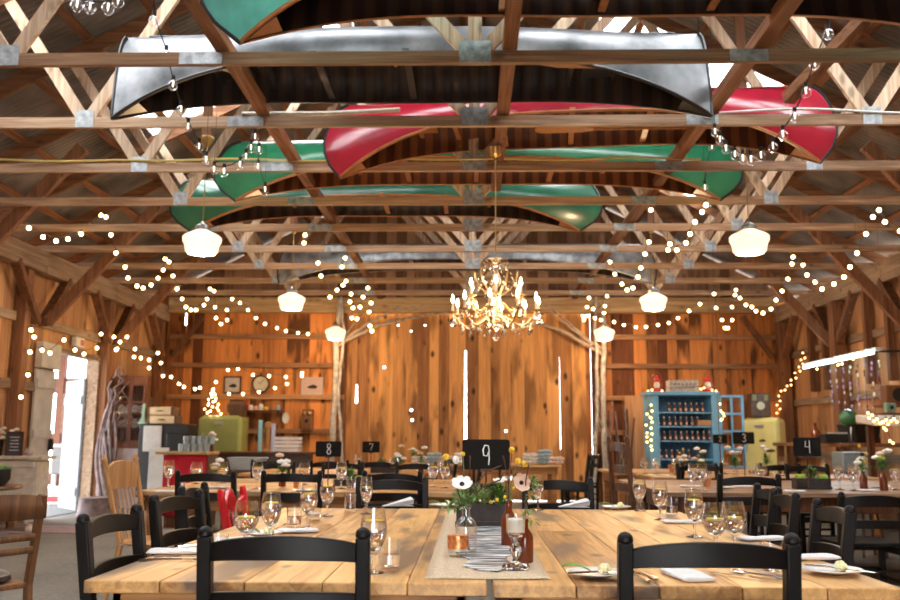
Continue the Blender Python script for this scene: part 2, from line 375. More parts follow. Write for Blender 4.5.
# front gable end behind the camera, with an unseen opening sized for the daylight it lets in
wall_boards('wall_front', WALL_V, 'x', YF, -XW, XW, lambda a, e: (0 if abs((a + e) / 2) > 1.0 else 2.3), lambda a, e: (zr(a), zr(e)), .2, .25, 12)

# timber frame
for s, nm in ((-1, 'left'), (1, 'right')):
    mb = MB(); ys = [YF, 2.1, 6.9, 11.85, YB - .03]
    for a, e in zip(ys, ys[1:]): mb.beam((s * 5.98, a, ZT - .15), (s * 5.98, e - .01, ZT - .15), .2, .3)
    struct(mb.build('trim_plate_' + nm, GREY_Y, bevel=.008))
    mb = MB()
    for z in (.9, 1.85, 2.75):
        ys = [YF + .1, 4.5, 9.3, YD0 - .1 if s < 0 else 12.2] if s < 0 else [YF + .1, 4.5, 9.3, 12.2]
        if s < 0:
            if z < 2.5: segs = [(YF + .1, YD0 - .1), (YD1 + .12, YB - .1)]
            else: segs = [(YF + .1, YB - .1)]
        else: segs = [(YF + .1, YB - .1)]
        for a, e in segs: mb.beam((s * 6.08, a, z), (s * 6.08, e, z), .05, .12)
    struct(mb.build('trim_girt_' + nm, GREY_Y))
    for i, y in enumerate((4.48, 6.92, 9.36, 11.8, 14.24, 16.72)):
        yp = 11.5 if s < 0 and i == 3 else y
        p = MB().beam((s * 6.01, yp, 0), (s * 6.01, yp, ZT - .31), .15, .16, (0, 1, 0)) if s < 0 else MB().beam((s * 5.94, y, 0), (s * 5.94, y, ZT - .31), .2, .2, (0, 1, 0)); struct(p.build('wall_post', RUST_Z, bevel=.01))
        k = MB()
        if i < 5:
            k.beam((s * 5.9, y + .14, 2.72), (s * 4.42, y + .14, 4.42), .15, .08, (0, 1, 0))
        for d in (-1, 1):
            if y + d * .9 < YB - .2 : k.beam((s * 5.93, y + d * .08, 2.7), (s * 5.93, y + d * .75, 3.44), .09, .13, (1, 0, 0))
        if i == 5: k.beam((s * 5.75, y, 2.7), (s * 5.2, y, 3.5), .09, .12, (0, 1, 0))
        struct(k.build('wall_brace', RUST_Z, bevel=.006))
    if s > 0:
        k = MB()
        for y in (12.6, 13.3, 14.9, 15.5): k.beam((6.02, y, 2.0), (6.02, y, ZT - .3), .12, .09, (0, 1, 0))
        struct(k.build('wall_stud', RUST_Z))
mb = MB(); zp0, zp1 = P(300, 314).z, P(300, 299.5).z
mb.beam((-5.85, YB - .16, (zp0 + zp1) / 2), (.6, YB - .16, (zp0 + zp1) / 2), .2, zp1 - zp0); mb.beam((.61, YB - .16, (zp0 + zp1) / 2), (5.85, YB - .16, (zp0 + zp1) / 2), .2, zp1 - zp0)
struct(mb.build('trim_plate_back', PLATE_X, bevel=.008))
mb = MB()
for py in (337, 365.5, 397, 431):
    z = P(250, py).z
    mb.beam((-5.85, YB - .06, z), (DX0, YB - .06, z), .09, .09); mb.beam((DX1, YB - .06, z), (5.85, YB - .06, z), .09, .09)
struct(mb.build('trim_girt_back', wood('girt_wood', (.55, .3, .15), (.25, .12, .06), 0, 1.2, .7, .3, .4)))
mb = MB()
for x in (DX0 - .03, DX1 + .05): mb.beam((x, YB - .05, 0), (x, YB - .05, zp0), .1, .08, (0, 1, 0))
struct(mb.build('trim_door_post', RUST_Z))

# corrugated roof with translucent sheets
ROOFM = plain('corrugated_iron', (.20, .165, .145), .5, .3, .55, 1.7)
m, t, N, L, b = new_mat('translucent_sheet'); N.remove(b); out = N['Material Output']
tr = N.new('ShaderNodeBsdfTransparent'); tl = N.new('ShaderNodeBsdfTranslucent'); tl.inputs[0].default_value = (.9, .95, 1, 1); ms = N.new('ShaderNodeMixShader'); ms.inputs[0].default_value = .35
L.new(tr.outputs[0], ms.inputs[1]); L.new(tl.outputs[0], ms.inputs[2]); L.new(ms.outputs[0], out.inputs[0]); SKYL = m
def sheet(name, s, x0, x1, y0, y1, mat):
    nv = max(6, int((y1 - y0) / .0127)); mb = MB()
    def fn(u, v):
        x = x0 + (x1 - x0) * u; y = y0 + (y1 - y0) * v
        return (XC + s * x, y, ZT + .285 + PITCH * (6.1 - x) + .009 * math.sin(2 * PI * y / .0762))
    mb.grid(fn, 3, nv); return struct(mb.build(name, mat))
SKY = {-1: [(1.3, 2.5, .6, 5.0), (5.4, 6.6, .6, 5.0), (9.55, 10.72, 1.55, 4.05)], 1: [(1.3, 2.5, .6, 5.0), (5.4, 6.6, .6, 5.0), (9.55, 10.72, 1.6, 3.98), (13.62, 14.45, 2.6, 3.95)]}  # first two rows per slope are unseen, added to light tables and canoes
for s in (-1, 1):
    y = YF - .3; k = 0
    for y0, y1, x0, x1 in SKY[s]:
        sheet('ceiling_roof', s, 0, 6.6, y, y0, ROOFM); sheet('ceiling_roof', s, 0, x0, y0, y1, ROOFM); sheet('ceiling_roof', s, x1, 6.6, y0, y1, ROOFM)
        tag(sheet('skylight', s, x0 - .05, x1 + .05, y0, y1, SKYL), kind='structure'); y = y1
    sheet('ceiling_roof', s, 0, 6.6, y, YB + .4, ROOFM)
    mb = MB()
    for i in range(11):
        x = .12 + i * .62; z = ZT + .245 + PITCH * (6.1 - x); M = Euler((0, s * math.atan(PITCH), 0)).to_matrix()
        ys = [YF, 3.2, 8.1, 12.9, YB]
        for a, e in zip(ys, ys[1:]): mb.box((XC + s * x, (a + e) / 2, z), (.09, e - a - .01, .04), M)
    struct(mb.build('ceiling_purlins_' + ('left' if s < 0 else 'right'), RUST_Y))

# trusses
tnotes = ['crossing in front of the black canoe', 'whose tie runs just under the tips of the black canoe', 'whose tie carries the yellow hose under the green canoe',
          'passing under the rearmost green canoe with its dark interior', 'right behind the rear green canoe', 'carrying the second pair of milk-glass pendants', 'just in front of the silver canoe', 'just behind the silver canoe above the chandelier crown', 'last before the plank back wall']
NODE = 3.27; TOPN = 1.95
def truss(i, y):
    t = empty('roof_truss', (0, y, 0), 0, 'sawn-lumber roof truss ' + tnotes[i], 'roof truss', 'roof trusses')
    mb = MB(); js = [-6.25, -1.85, 1.9, 6.25]
    z = ZT + .045
    for a, e in zip(js, js[1:]): mb.beam((a + .002, 0, z), (e - .002, 0, z), .04, .09)
    tie = mb.build('tie_beam', PINE_X if i != 0 else wood('pine_brown', (.45, .27, .15), (.2, .1, .055), 0, 1.2, .7, .3, .6), t)
    for s in (-1, 1):
        MB().beam((XC + s * 6.45, 0, ZT + .07 - .1), (XC + s * .01, 0, ZT + .14 + PITCH * 6.1), .04, .14).build('top_chord', RUST_X, t)
        h = PITCH * (6.1 - 3.98)
        MB().beam((XC + s * NODE, .0, ZT + .08), (XC + s * 4.0, .0, ZT + .1 + h), .095, .038, (0, 1, 0)).build('web', PINE_Z, t)
        h = PITCH * (6.1 - TOPN)
        MB().beam((XC + s * (NODE - .05), .0, ZT + .08), (XC + s * TOPN, .0, ZT + .1 + h), .095, .038, (0, 1, 0)).build('web', PINE_Z, t)
        MB().beam((XC + s * .05, .0, ZT + .08), (XC + s * (TOPN - .1), .0, ZT + .1 + h), .095, .038, (0, 1, 0)).build('web', PINE_Z, t)
    MB().beam((XC, 0, ZT + .09), (XC, 0, ZT + .1 + PITCH * 6.0), .095, .038, (0, 1, 0)).build('king_post', PINE_Z, t)
    def plate(x, zz, w, h):
        g = MB(); g.box((x, -.0225, zz), (w, .003, h)); g.box((x, .0225, zz), (w, .003, h)); g.build('gusset_plate', GALV, t)
    for s in (-1, 1): plate(XC + s * (NODE - .02), ZT + .075, .15, .15)
    plate(XC, ZT + .08, .22, .16); plate(-1.87, ZT + .045, .3, .085); plate(1.9, ZT + .045, .26, .085)
    return t
for i, y in enumerate(TR): truss(i, y)
# runners laid lengthwise on the ties
for x, lab in ((-1.72, 'long rough plank runner laid over the roof ties on the left'), (1.98, 'long rough plank runner laid over the roof ties on the right'), (.27, 'short-pieced centre runner over the roof ties above the chandelier')):
    mb = MB(); ys = [3.5, 8.3, 12.6, 16.5] if abs(x) > 1 else [3.5, 7.1, 9.2]
    for a, e in zip(ys, ys[1:]): mb.beam((x, a, ZT + .14), (x, e - .02, ZT + .14), .1, .09)
    tag(mb.build('ceiling_runner', RUST_Y, bevel=.005), lab, 'beam')
# long braces laid between trusses
tag(MB().beam((3.15, 4.2, ZT + .75), (2.55, 6.75, ZT + .16), .09, .09).build('roof_brace', RUST_Y), 'diagonal brown brace rising to the roof by the dark canoe at upper right', 'beam')

# ------------------------------------------------------------------ the side door and what stands outside it
d = tag(empty('door_1', (0, 0, 0)), kind='structure')
y0 = at(25, 440, X=-XW).y
mb = MB()
for k in range(5): mb.box((-XW + .07, y0 + (YD0 - y0) * (k + .5) / 5, 1.05), (.03, (YD0 - y0) / 5 - .004, 2.1))
mb.build('leaf', GREYP, d)
mb = MB()
for z in (.35, 1.2, 1.9): mb.box((-XW + .1, (y0 + YD0) / 2, z), (.025, YD0 - y0 - .02, .12))
mb.build('batten', GREYP, d)
MB().box((-XW + .1, (y0 + YD0) / 2, 2.3), (.1, YD0 - y0, .36)).build('header', GREYP, d)
MB().box((-XW + .13, YD0 - .07, 1.05), (.05, .05, .16)).build('latch', IRON, d)
mb = MB(); mb.box((-XW - .02, YD1 + .12, 1.22), (.2, .2, 2.44)); mb.box((-XW - .02, YD0 - .03, 1.22), (.16, .05, 2.44)); mb.box((-XW - .02, (YD0 + YD1) / 2, 2.43), (.16, YD1 - YD0 + .3, .07))
mb.build('frame', GREY_Y, d)
d2 = tag(empty('door_3', (-XW - .1, YD1 - .02, 0), math.radians(-48)), kind='structure')
mb = MB()
for k in range(5): mb.box((-.09 - .18 * k, 0, 1.05), (.176, .035, 2.08))
mb.box((-.45, -.03, .3), (.86, .02, .13)); mb.box((-.45, -.03, 1.75), (.86, .02, .13)); mb.build('leaf', plain('weathered_door_paint', (.20, .22, .245), .7, 0, .2, 5), d2)
PORCHW = wood('porch_timber', (.16, .065, .038), (.09, .035, .022), 1, 1, .7, .4, .3)
def porch():
    struct(MB().box((-7.9, 16, 3.35), (3.4, 12, .12)).build('ceiling_porch_shade', RUST_Y)); struct(MB().box((-8, 17.5, -.05), (3.6, 9, .1)).build('floor_porch', plain('porch_slab', (.13, .14, .15), .8)))  # unseen porch roof added to shade what stands outside the door
    mb = MB(); y = 18.6
    for z, h in ((2.25, .32), (1.16, .16), (.3, .24)): mb.box((-8.2, y, z), (3.4, .1, h))
    for x in (-9.8, -8.75, -6.5): mb.box((x, y, 1.6), (.14, .14, 3.3))
    tag(mb.build('porch_rail', PORCHW), 'brown timber porch rails seen through the open side door', 'railing')
    t = empty('bench_box', (-7.62, 16.9, 0), 0, 'white boxy bench outside the open side door', 'bench')
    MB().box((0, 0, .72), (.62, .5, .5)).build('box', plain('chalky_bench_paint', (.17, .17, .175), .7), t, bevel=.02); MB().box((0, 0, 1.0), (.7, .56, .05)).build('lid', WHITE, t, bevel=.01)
    for sx in (-.26, .26):
        for sy in (-.2, .2): MB().box((sx, sy, .235), (.06, .06, .47)).build('leg', WHITE, t)
    t = empty('cooler', (-7.15, 15.5, 0), 0, 'white cooler with a red band on the ground outside the side door', 'cooler')
    MB().box((0, 0, .12), (.36, .28, .24)).build('body', WHITE, t, bevel=.03); MB().box((0, 0, .1), (.37, .29, .1)).build('band', RED_P, t, bevel=.01)
    MB().box((0, 0, .27), (.39, .31, .06)).build('lid', WHITE, t, bevel=.02)
porch()
q = at(58, 530, z=0)
tag(MB().box((q.x, q.y, .008), (1.3, .9, .014)).build('floor_mat', plain('mauve_mat', (.34, .25, .25), .9, 0, .2, 8)), 'faded mauve mat on the floor in front of the side door', 'mat')
# ------------------------------------------------------------------ canoes stored upside down in the roof
def rib_mat(name, a, bcol):
    m, t, N, L, b = new_mat(name); tc = N.new('ShaderNodeTexCoord'); wv = N.new('ShaderNodeTexWave'); wv.bands_direction = 'X'; wv.inputs['Scale'].default_value = 2.2; wv.inputs['Distortion'].default_value = .3
    L.new(tc.outputs['Object'], wv.inputs['Vector']); cr = N.new('ShaderNodeValToRGB'); cr.color_ramp.elements[0].position = .45; cr.color_ramp.elements[1].position = .6
    cr.color_ramp.elements[0].color = (*a, 1); cr.color_ramp.elements[1].color = (*bcol, 1); L.new(wv.outputs[0], cr.inputs[0]); L.new(cr.outputs[0], b.inputs['Base Color']); b.inputs['Roughness'].default_value = .4
    bp = N.new('ShaderNodeBump'); bp.inputs['Distance'].default_value = .01; L.new(wv.outputs[0], bp.inputs['Height']); L.new(bp.outputs[0], b.inputs['Normal']); return m
RIBS = rib_mat('cedar_ribs', (.09, .028, .012), (.24, .085, .03))
RIBSD = rib_mat('dark_ribs', (.02, .013, .012), (.05, .03, .022))
RUSTM = plain('varnished_gunwale', (.42, .17, .055), .35, 0, .2, 14)
DARKG = plain('dark_gunwale', (.03, .028, .03), .35, .2, .2, 14)
def canoe(name, label, cat_note, x0, x1, y, ang, col, lining, gun, L_R=.28, rec=.0, D=.33, B=.92, sheer=.31, zg=ZT + .19, tilt=0, seats=True):
    t = empty(name, ((x0 + x1) / 2, y, zg), ang, label, 'canoe', 'canoes stored upside down in the roof'); t.rotation_euler = (tilt, 0, ang)
    L = math.hypot(x1 - x0, 0); 
    def fn(off=0.0):
        def f(u, v):
            U = (2 * u - 1); U = math.copysign(1 - (1 - abs(U)) ** 1.25, U) ; s = abs(U); q = 2 * v - 1; h = abs(q) ** 1.5
            bb = (B / 2) * (1 - s ** 2.3) ** .92 + .006; bb = max(bb - off, .003)
            sh = sheer * s ** 3.4
            yy = math.copysign(bb * (1 - (1 - h) ** 2.5) ** .5, q)
            zz = D - off - (D - off + sh) * h
            xm = L / 2 - L_R * (1 - math.sqrt(max(0, 1 - (1 - h) ** 2))) - rec * max(0, h - .45) ** 2 - off * 1.2
            return (U * xm, yy, zz)
        return f
    MB().grid(fn(), 44, 20).build('hull', col, t)
    MB().grid(fn(.014), 44, 20).build('lining', lining, t)
    f = fn()
    for v in (0, 1):
        MB().tube([Vector(f(i / 40, v)) + Vector((0, 0, .005)) for i in range(41)], .014, 6).build('gunwale', gun, t)
    k = MB().tube([Vector(f(i / 30, .5)) + Vector((0, 0, .004)) for i in range(2, 29)], .01, 6); k.build('keel', gun, t)
    for e in (-1, 1):
        u = .5 + e * .5
        pts = [f(u, .5 + .5 * i / 8) for i in range(9)]; MB().tube(pts, .019, 6).build('stem_band', BANDM, t)
        us = [.5 + e * q for q in (.43, .455, .48)]
        mb = MB(); mb.grid(lambda a, b2: tuple(Vector(f(.5 + e * (.42 + .075 * a), 0)).lerp(Vector(f(.5 + e * (.42 + .075 * a), 1)), b2)), 4, 2); mb.build('deck', gun, t)
    if seats:
        for u in (.38, .5, .63):
            a, b2 = Vector(f(u, 0)), Vector(f(u, 1)); MB().beam(a + Vector((0, 0, .03)), b2 + Vector((0, 0, .03)), .05, .018).build('thwart', gun, t)
        for u in (.24, .78):
            mb = MB()
            for q in (-.018, .018):
                a, b2 = Vector(f(u + q * 2.2, 0)), Vector(f(u + q * 2.2, 1)); a.z = b2.z = .09; mb.beam(a * .97, b2 * .97, .04, .02)
            a, b2 = Vector(f(u, .12)), Vector(f(u, .88)); mb.box(((a.x + b2.x) / 2, 0, .09), (.26, .34, .012)); mb.build('seat', gun, t)
    return t
TURQ = plain('turquoise_canvas', (.10, .47, .38), .35, 0, .25, 6, .05, .5, .3)
GREENC = plain('green_canvas', (.03, .26, .12), .25, 0, .18, 4, 0, .6, .6)
GREEND = plain('dark_green_canvas', (.02, .17, .10), .28, 0, .18, 4, 0, .6, .5)
REDC = plain('red_canvas', (.42, .012, .035), .22, 0, .18, 3, 0, .6, .6)
BLKC = plain('black_silver_hull', (.20, .205, .215), .34, .45, .7, 3.0, .03)
BANDM = plain('black_band', (.02, .02, .022), .35)
canoe('canoe', 'turquoise canoe upside down at the top edge, its rounded bow peeling', '', -1.68, 3.4, 4.93, math.radians(.5), TURQ, RIBSD, RUSTM, .3, 1.0, sheer=.40)
canoe('canoe', 'long black and silver canoe upside down over the front ties', '', -2.77, 1.83, 6.4, math.radians(0), BLKC, RIBSD, DARKG, .07, .0, .36)
canoe('canoe', 'glossy red canoe upside down between the black and green canoes', '', -1.42, 3.26, 7.65, math.radians(-5.5), REDC, RIBS, RUSTM, .26, .65, sheer=.38, zg=ZT + .23)
canoe('canoe', 'green canoe upside down with bright rounded ends just behind the red one', '', -2.72, 2.84, 8.75, 0, GREENC, RIBS, RUSTM, .32, .95)
canoe('canoe', 'darker green canoe upside down, farthest back of the painted ones', '', -3.64, 1.6, 10.1, 0, GREEND, RIBSD, RUSTM, .3, 1.05)
canoe('canoe', 'pale aluminium canoe upside down deep in the roof', '', -3.1, 2.95, 13.65, 0, ALU, RIBSD, ALU, .25, .2)
# paddles and poles lying on the ties
def pole(name, label, a, b, r, mat, cat):
    a = Vector(a); b = Vector(b); mb = MB(); n = 10
    mb.tube([a.lerp(b, i / n) + Vector((0, 0, -.02 * math.sin(PI * i / n))) for i in range(n + 1)], r, 8)
    return tag(mb.build(name, mat), label, cat)
YELH = plain('yellow_hose', (.62, .5, .16), .5, 0, .1, 8)
mb = MB(); pts = []
for i in range(61):
    x = -4.9 + 7.1 * i / 60; pts.append((x, 8.14 - .05 + .02 * math.sin(x * 3.1), ZT + .105 + .008 * math.sin(x * 5)))
mb.tube(pts, .011, 6); tag(mb.build('garden_hose', YELH), 'thin yellow hose laid along the tie under the green canoe', 'hose')
mb = MB(); pts = []
for i in range(41):
    x = 2.05 + 2.8 * i / 40; pts.append((x, 6.88 + .02 * math.sin(x * 4), ZT + .105 + .012 * math.sin(x * 3)))
mb.tube(pts, .01, 6); mb.tube([(p[0], p[1] + .03, p[2] + .012) for p in pts], .009, 6); tag(mb.build('electric_cable', plain('white_cable', (.7, .68, .62), .5)), 'white cable lying along the tie right of the black canoe tip', 'cable')
mb = MB(); mb.tube([(-1.9, 6.9, ZT + .11), (-1.2, 6.95, ZT + .13), (-.6, 7.05, ZT + .2)], .02, 6); tag(mb.build('white_strap', plain('strap', (.66, .6, .5), .8)), 'pale rope strap on the tie beneath the black canoe bow', 'rope')
def paddle(loc, rz, label, mat):
    t = empty('canoe_paddle', loc, rz, label, 'paddle', 'paddles stored with the canoes')
    MB().tube([(-.75, 0, 0), (.35, 0, 0)], .014, 8).build('shaft', mat, t)
    MB().prism([(.3, -.015), (.45, -.07), (.8, -.085), (.86, -.05), (.87, 0), (.86, .05), (.8, .085), (.45, .07), (.3, .015)], -.006, .006, 'xy').build('blade', mat, t, bevel=.004)
    MB().tube([(-.76, -.06, 0), (-.76, .06, 0)], .014, 8).build('grip', mat, t)
pm = plain('paddle_wood', (.5, .22, .07), .4, 0, .15, 20)
paddle((.55, 7.42, ZT + .21), .02, 'orange varnished paddle tucked into the red canoe', pm)
paddle((1.45, 7.55, ZT + .21), PI - .03, 'second varnished paddle farther right in the red canoe', pm)
paddle((.2, 6.15, ZT + .21), .03, 'varnished paddle lying inside the black canoe', pm)

# ------------------------------------------------------------------ schoolhouse pendants
def point(parent, loc, power, col, r=.05):
    l = bpy.data.lights.new('lamp_light', 'POINT'); l.energy = power; l.color = col; l.shadow_soft_size = r
    o = bpy.data.objects.new('lamp_light', l); C.objects.link(o); o.parent = parent; o.location = loc; return o
plab = ['nearest milk-glass schoolhouse pendant on the left', 'nearest milk-glass schoolhouse pendant on the right', 'middle milk-glass pendant of the left row', 'middle milk-glass pendant of the right row', 'smallest milk-glass pendant by the left birch trunk', 'smallest milk-glass pendant by the right birch trunk']
k = 0; pend = None
for y in (8.14, 11.8, 15.46):
    for s in (-1, 1):
        x = {(-1, 8.14): -2.6, (1, 8.14): 2.66, (-1, 11.8): -2.47, (1, 11.8): 2.5, (-1, 15.46): -2.42, (1, 15.46): 2.38}[(s, y)]
        if pend is None:
            pend = empty('pendant_lamp', (x, y + .08, 3.03), 0, plab[0], 'pendant lamp', 'schoolhouse pendants')
            MB().lathe([(.06, .115), (.075, .1), (.165, .055), (.185, .035), (.185, -.0), (.165, -.04), (.155, -.1), (.13, -.125), (.06, -.135), (.0, -.137)], n=32).build('shade', SHADE, pend)
            MB().lathe([(.0, .2), (.02, .195), (.03, .17), (.055, .16), (.07, .14), (.07, .105), (.0, .105)], n=24).build('fitter', STEEL, pend)
            MB().tube([(0, 0, .18), (0, 0, 1.02)], .006, 8).build('rod', BRASS, pend)
            MB().lathe([(.0, .94), (.02, .95), (.055, 1.0), (.07, 1.03), (.07, 1.05), (0, 1.05)], n=20).build('ceiling_canopy', BRASS, pend)
            o = pend
        else: o = copy_tree(pend, (x, y + .08, 3.03), 0, plab[k])
        struct(MB().beam((x, y + .06, 4.06), (x, y + .06, 5.5), .09, .04, (0, 1, 0)).build('ceiling_hanger', RUST_Z))
        point(None, (x, y + .08, 2.83), 38, (1, .64, .34), .08)
        k += 1
# ------------------------------------------------------------------ chandelier
CRY = glass('crystal', (1, .93, .82), 1.5, .02)
GOLD = plain('gilt_glass', (.85, .58, .30), .2, .5, .15, 50, 0, .7)
CREAMC = plain('ivory_candle', (.85, .74, .55), .5, 0, .05, 30)
cp = at(496, 313, Y=7.65)
ch = empty('chandelier', cp, 0, 'crystal candle chandelier hanging in the middle of the barn', 'chandelier')
MB().tube([(0, 0, .42), (.0, 0, 1.48)], .006, 8).build('chain', BRASS, ch)
MB().lathe([(0, 1.42), (.05, 1.45), (.07, 1.5), (.07, 1.52), (0, 1.52)], n=16).build('ceiling_canopy', BRASS, ch)
MB().lathe([(0, -.17), (.012, -.16), (.03, -.13), (.05, -.1), (.09, -.085), (.11, -.06), (.05, -.045), (.03, -.02), (.045, .03), (.06, .07), (.035, .11), (.02, .14), (.04, .18), (.055, .24), (.04, .31), (.02, .38), (.03, .42), (.0, .43)], n=16).build('column', CRY, ch)
MB().lathe([(.0, .43), (.03, .44), (.06, .455), (.08, .47), (.105, .478), (.1, .482), (.05, .462), (.0, .45)], n=20).build('crown', CRY, ch)
arm = arm2 = None
def arm_mb(r, z0, zc):
    mb = MB(); pts = [(0.03, 0, z0)]
    for i in range(1, 11):
        u = i / 10; pts.append((.03 + (r - .03) * u, 0, z0 + (zc - z0) * u ** 2 - .085 * math.sin(PI * u) + .03 * math.sin(2 * PI * u)))
    mb.tube(pts, .009, 6); mb.lathe([(0, zc), (.015, zc + .005), (.045, zc + .016), (.05, zc + .022), (.02, zc + .018), (0, zc + .016)], (r, 0, 0), 12); return mb
def candle_mb(r, zc): return MB().tube([(r, 0, zc + .018), (r, 0, zc + .1)], .011, 8)
def flame_mb(r, zc): return MB().lathe([(.003, zc + .1), (.013, zc + .115), (.016, zc + .13), (.011, zc + .15), (.004, zc + .172), (0, zc + .178)], (r, 0, 0), 8)
def drop_mb(r, zc, l=.05): 
    mb = MB()
    for a in (-.035, .035): mb.lathe([(0, zc + .01), (.004, zc), (.004, zc - l * .5), (.012, zc - l), (.015, zc - l * 1.2), (.009, zc - l * 1.45), (0, zc - l * 1.5)], (r, a, 0), 6)
    mb.lathe([(0, zc + .0), (.003, zc - .02), (.012, zc - l), (.017, zc - l * 1.25), (.01, zc - l * 1.5), (0, zc - l * 1.6)], (r + .03, 0, 0), 6)
    return mb
for n, r, z0, zc, ph in ((10, .385, -.03, -.02, .15), (6, .25, .1, .12, .5)):
    parts = [(nm, f.build(nm, mt, ch)) for nm, f, mt in (('arm', arm_mb(r, z0, zc), GOLD), ('candle', candle_mb(r, zc), CREAMC), ('flame_bulb', flame_mb(r, zc), FLAME), ('crystal_drop', drop_mb(r, zc), CRY))]
    for nm, p in parts: p.rotation_euler.z = ph
    for i in range(1, n):
        for nm, p in parts:
            c = p.copy(); C.objects.link(c); c.rotation_euler.z = ph + 2 * PI * i / n
for n, r, z, s in ((8, .11, .46, 1), (12, .31, -.09, 1.15), (8, .17, -.08, 1.2), (8, .2, .3, .8)):
    base = None
    for i in range(n):
        a = 2 * PI * i / n + .3
        if base is None:
            base = MB().lathe([(0, 0), (.003, -.005), (.003, -.03), (.013, -.05), (.016, -.06), (.009, -.08), (0, -.085)], n=6).build('crystal_pendant', CRY, ch); c = base
        else: c = base.copy(); C.objects.link(c)
        c.location = (r * math.cos(a), r * math.sin(a), z); c.scale = (s,) * 3
for i in range(5):
    a = 2 * PI * i / 5 + .2; pts = [(.05 + .15 * math.sin(PI * u * .5), 0, .16 + .22 * u - .02 * math.sin(PI * u)) for u in [k / 8 for k in range(9)]]
    o = MB().tube(pts, .008, 6).build('scroll', GOLD, ch); o.rotation_euler.z = a
MB().ball((0, 0, -.215), .035, 8).build('crystal_ball', CRY, ch)
mb = MB()
for i in range(10):
    a, b2 = 2 * PI * i / 10 + .15, 2 * PI * (i + 1) / 10 + .15
    for q in range(9):
        u = q / 9; mb.ball((.385 * math.cos(a + (b2 - a) * u), .385 * math.sin(a + (b2 - a) * u), -.025 - .055 * math.sin(PI * u)), .007, 5)
    for q in range(8):
        u = q / 8; mb.ball(((.11 + .12 * u) * math.cos(a), (.11 + .12 * u) * math.sin(a), .46 - .3 * u - .05 * math.sin(PI * u)), .007, 5)
tag(mb.build('bead_swags', CRY, ch), kind='stuff')
point(None, (cp.x, cp.y, cp.z + .1), 16, (1, .66, .36), .3)

# ------------------------------------------------------------------ festoon strings
bulb_lit = bulb_clear = bulb_tiny = None
def festoon(label, pts, Y0, Y1, kind='lit', cord=True, group=None, X=None):
    """pts: seen places; Y runs from Y0 to Y1 along the string"""
    global bulb_lit, bulb_clear, bulb_tiny
    n = len(pts); W = []
    for i, (px, py) in enumerate(pts):
        W.append(at(px, py, X=X) if X is not None else at(px, py, Y=Y0 + (Y1 - Y0) * i / max(1, n - 1)))
    o0 = W[0].copy(); t = empty('string_lights', o0, 0, label, 'string lights', group)
    hang = []
    for p_ in (W[0], W[-1]):
        if p_.y > 15.3: hang.append((p_, Vector((p_.x, YB - .02, p_.z + .04))))
        elif X is not None or p_.z < 2.7: hang.append((p_, Vector((math.copysign(XW - .02, p_.x), p_.y, p_.z + .06))) if abs(p_.x) > 5 else (p_, Vector((p_.x, p_.y, zr(p_.x) - .1))))
        else: hang.append((p_, Vector((p_.x, p_.y, zr(p_.x) + .09))))
    if cord:
        cpts = []
        for i in range(n - 1):
            for q in (0, .5): cpts.append(W[i].lerp(W[i + 1], q) - o0 + Vector((0, 0, .045 - (.01 if q else 0))))
        cpts.append(W[-1] - o0 + Vector((0, 0, .045)))
        mb_ = MB(); mb_.tube(cpts, .0045, 5)
        for a_, b_ in hang: mb_.tube([a_ - o0 + Vector((0, 0, .045)), b_ - o0], .002, 4)
        mb_.build('cord', BLK if kind == 'clear' else plain('brown_cord', (.12, .08, .04), .6), t)
    for p in W:
        if kind == 'clear':
            if bulb_clear is None:
                mb = MB(); mb.lathe([(.0, -.042), (.02, -.037), (.034, -.02), (.037, 0), (.03, .02), (.014, .034), (.012, .04)], n=12, mi=0); mb.lathe([(.012, .036), (.014, .04), (.014, .07), (0, .072)], n=10, mi=1); mb.tube([(0, 0, .03), (0, 0, -.01)], .004, 6, mi=2)
                b = mb.build('bulb', [GLASS, BLK, FIL], t); bulb_clear = b
            else: b = bulb_clear.copy(); C.objects.link(b); b.parent = t
        else:
            src = bulb_lit if kind == 'lit' else bulb_tiny
            if src is None:
                r = .027 if kind == 'lit' else .016
                mb = MB(); mb.ball((0, 0, 0), r, 8, 0); mb.tube([(0, 0, r * .8), (0, 0, r * 1.9)], r * .4, 6, 1); b = mb.build('bulb', [BULB if kind == 'lit' else BULBO, BLK], t)
                if kind == 'lit': bulb_lit = b
                else: bulb_tiny = b
            else: b = src.copy(); C.objects.link(b); b.parent = t
        b.location = p - o0
G = 'festoon strings in the roof'
festoon('clear round bulbs dropping down in front of the black canoe bow', [(153, -12), (154, 21), (166, 55), (173, 85), (181, 110), (188, 127), (199, 147), (206, 160)], 5.3, 6.8, 'clear', group=G)
festoon('clear bulbs in a small loop by the green canoe bow', [(214, 170), (224, 172), (240, 165), (246, 157), (251, 148), (255, 137)], 6.85, 7.0, 'clear', group=G)
festoon('three clear bulbs hanging over the rounded green bow', [(259, 150), (258, 167), (265, 190)], 7.5, 7.6, 'clear', group=G)
festoon('four clear bulbs in a bunch in the top left corner', [(77, 5), (90, 7), (108, 8), (118, 1)], 4.9, 4.9, 'clear', group=G)
festoon('clear bulbs swooping past the red canoe end', [(842, -8), (828, 34), (815, 64), (806, 92), (795, 117), (783, 135), (773, 147), (761, 156), (751, 160), (743, 159), (735, 155), (726, 149), (720, 140), (715, 132)], 5.6, 6.85, 'clear', group=G)
festoon('three clear bulbs dropping before the green canoe stern', [(712, 147), (707, 169), (705, 188)], 8.2, 8.22, 'clear', group=G)
festoon('lit swag under the roof nearest the left plate', [(13, 213), (29, 228), (43, 237), (56, 241), (68, 239), (81, 234), (91, 226), (101, 215)], 9.7, 10.9, group=G)
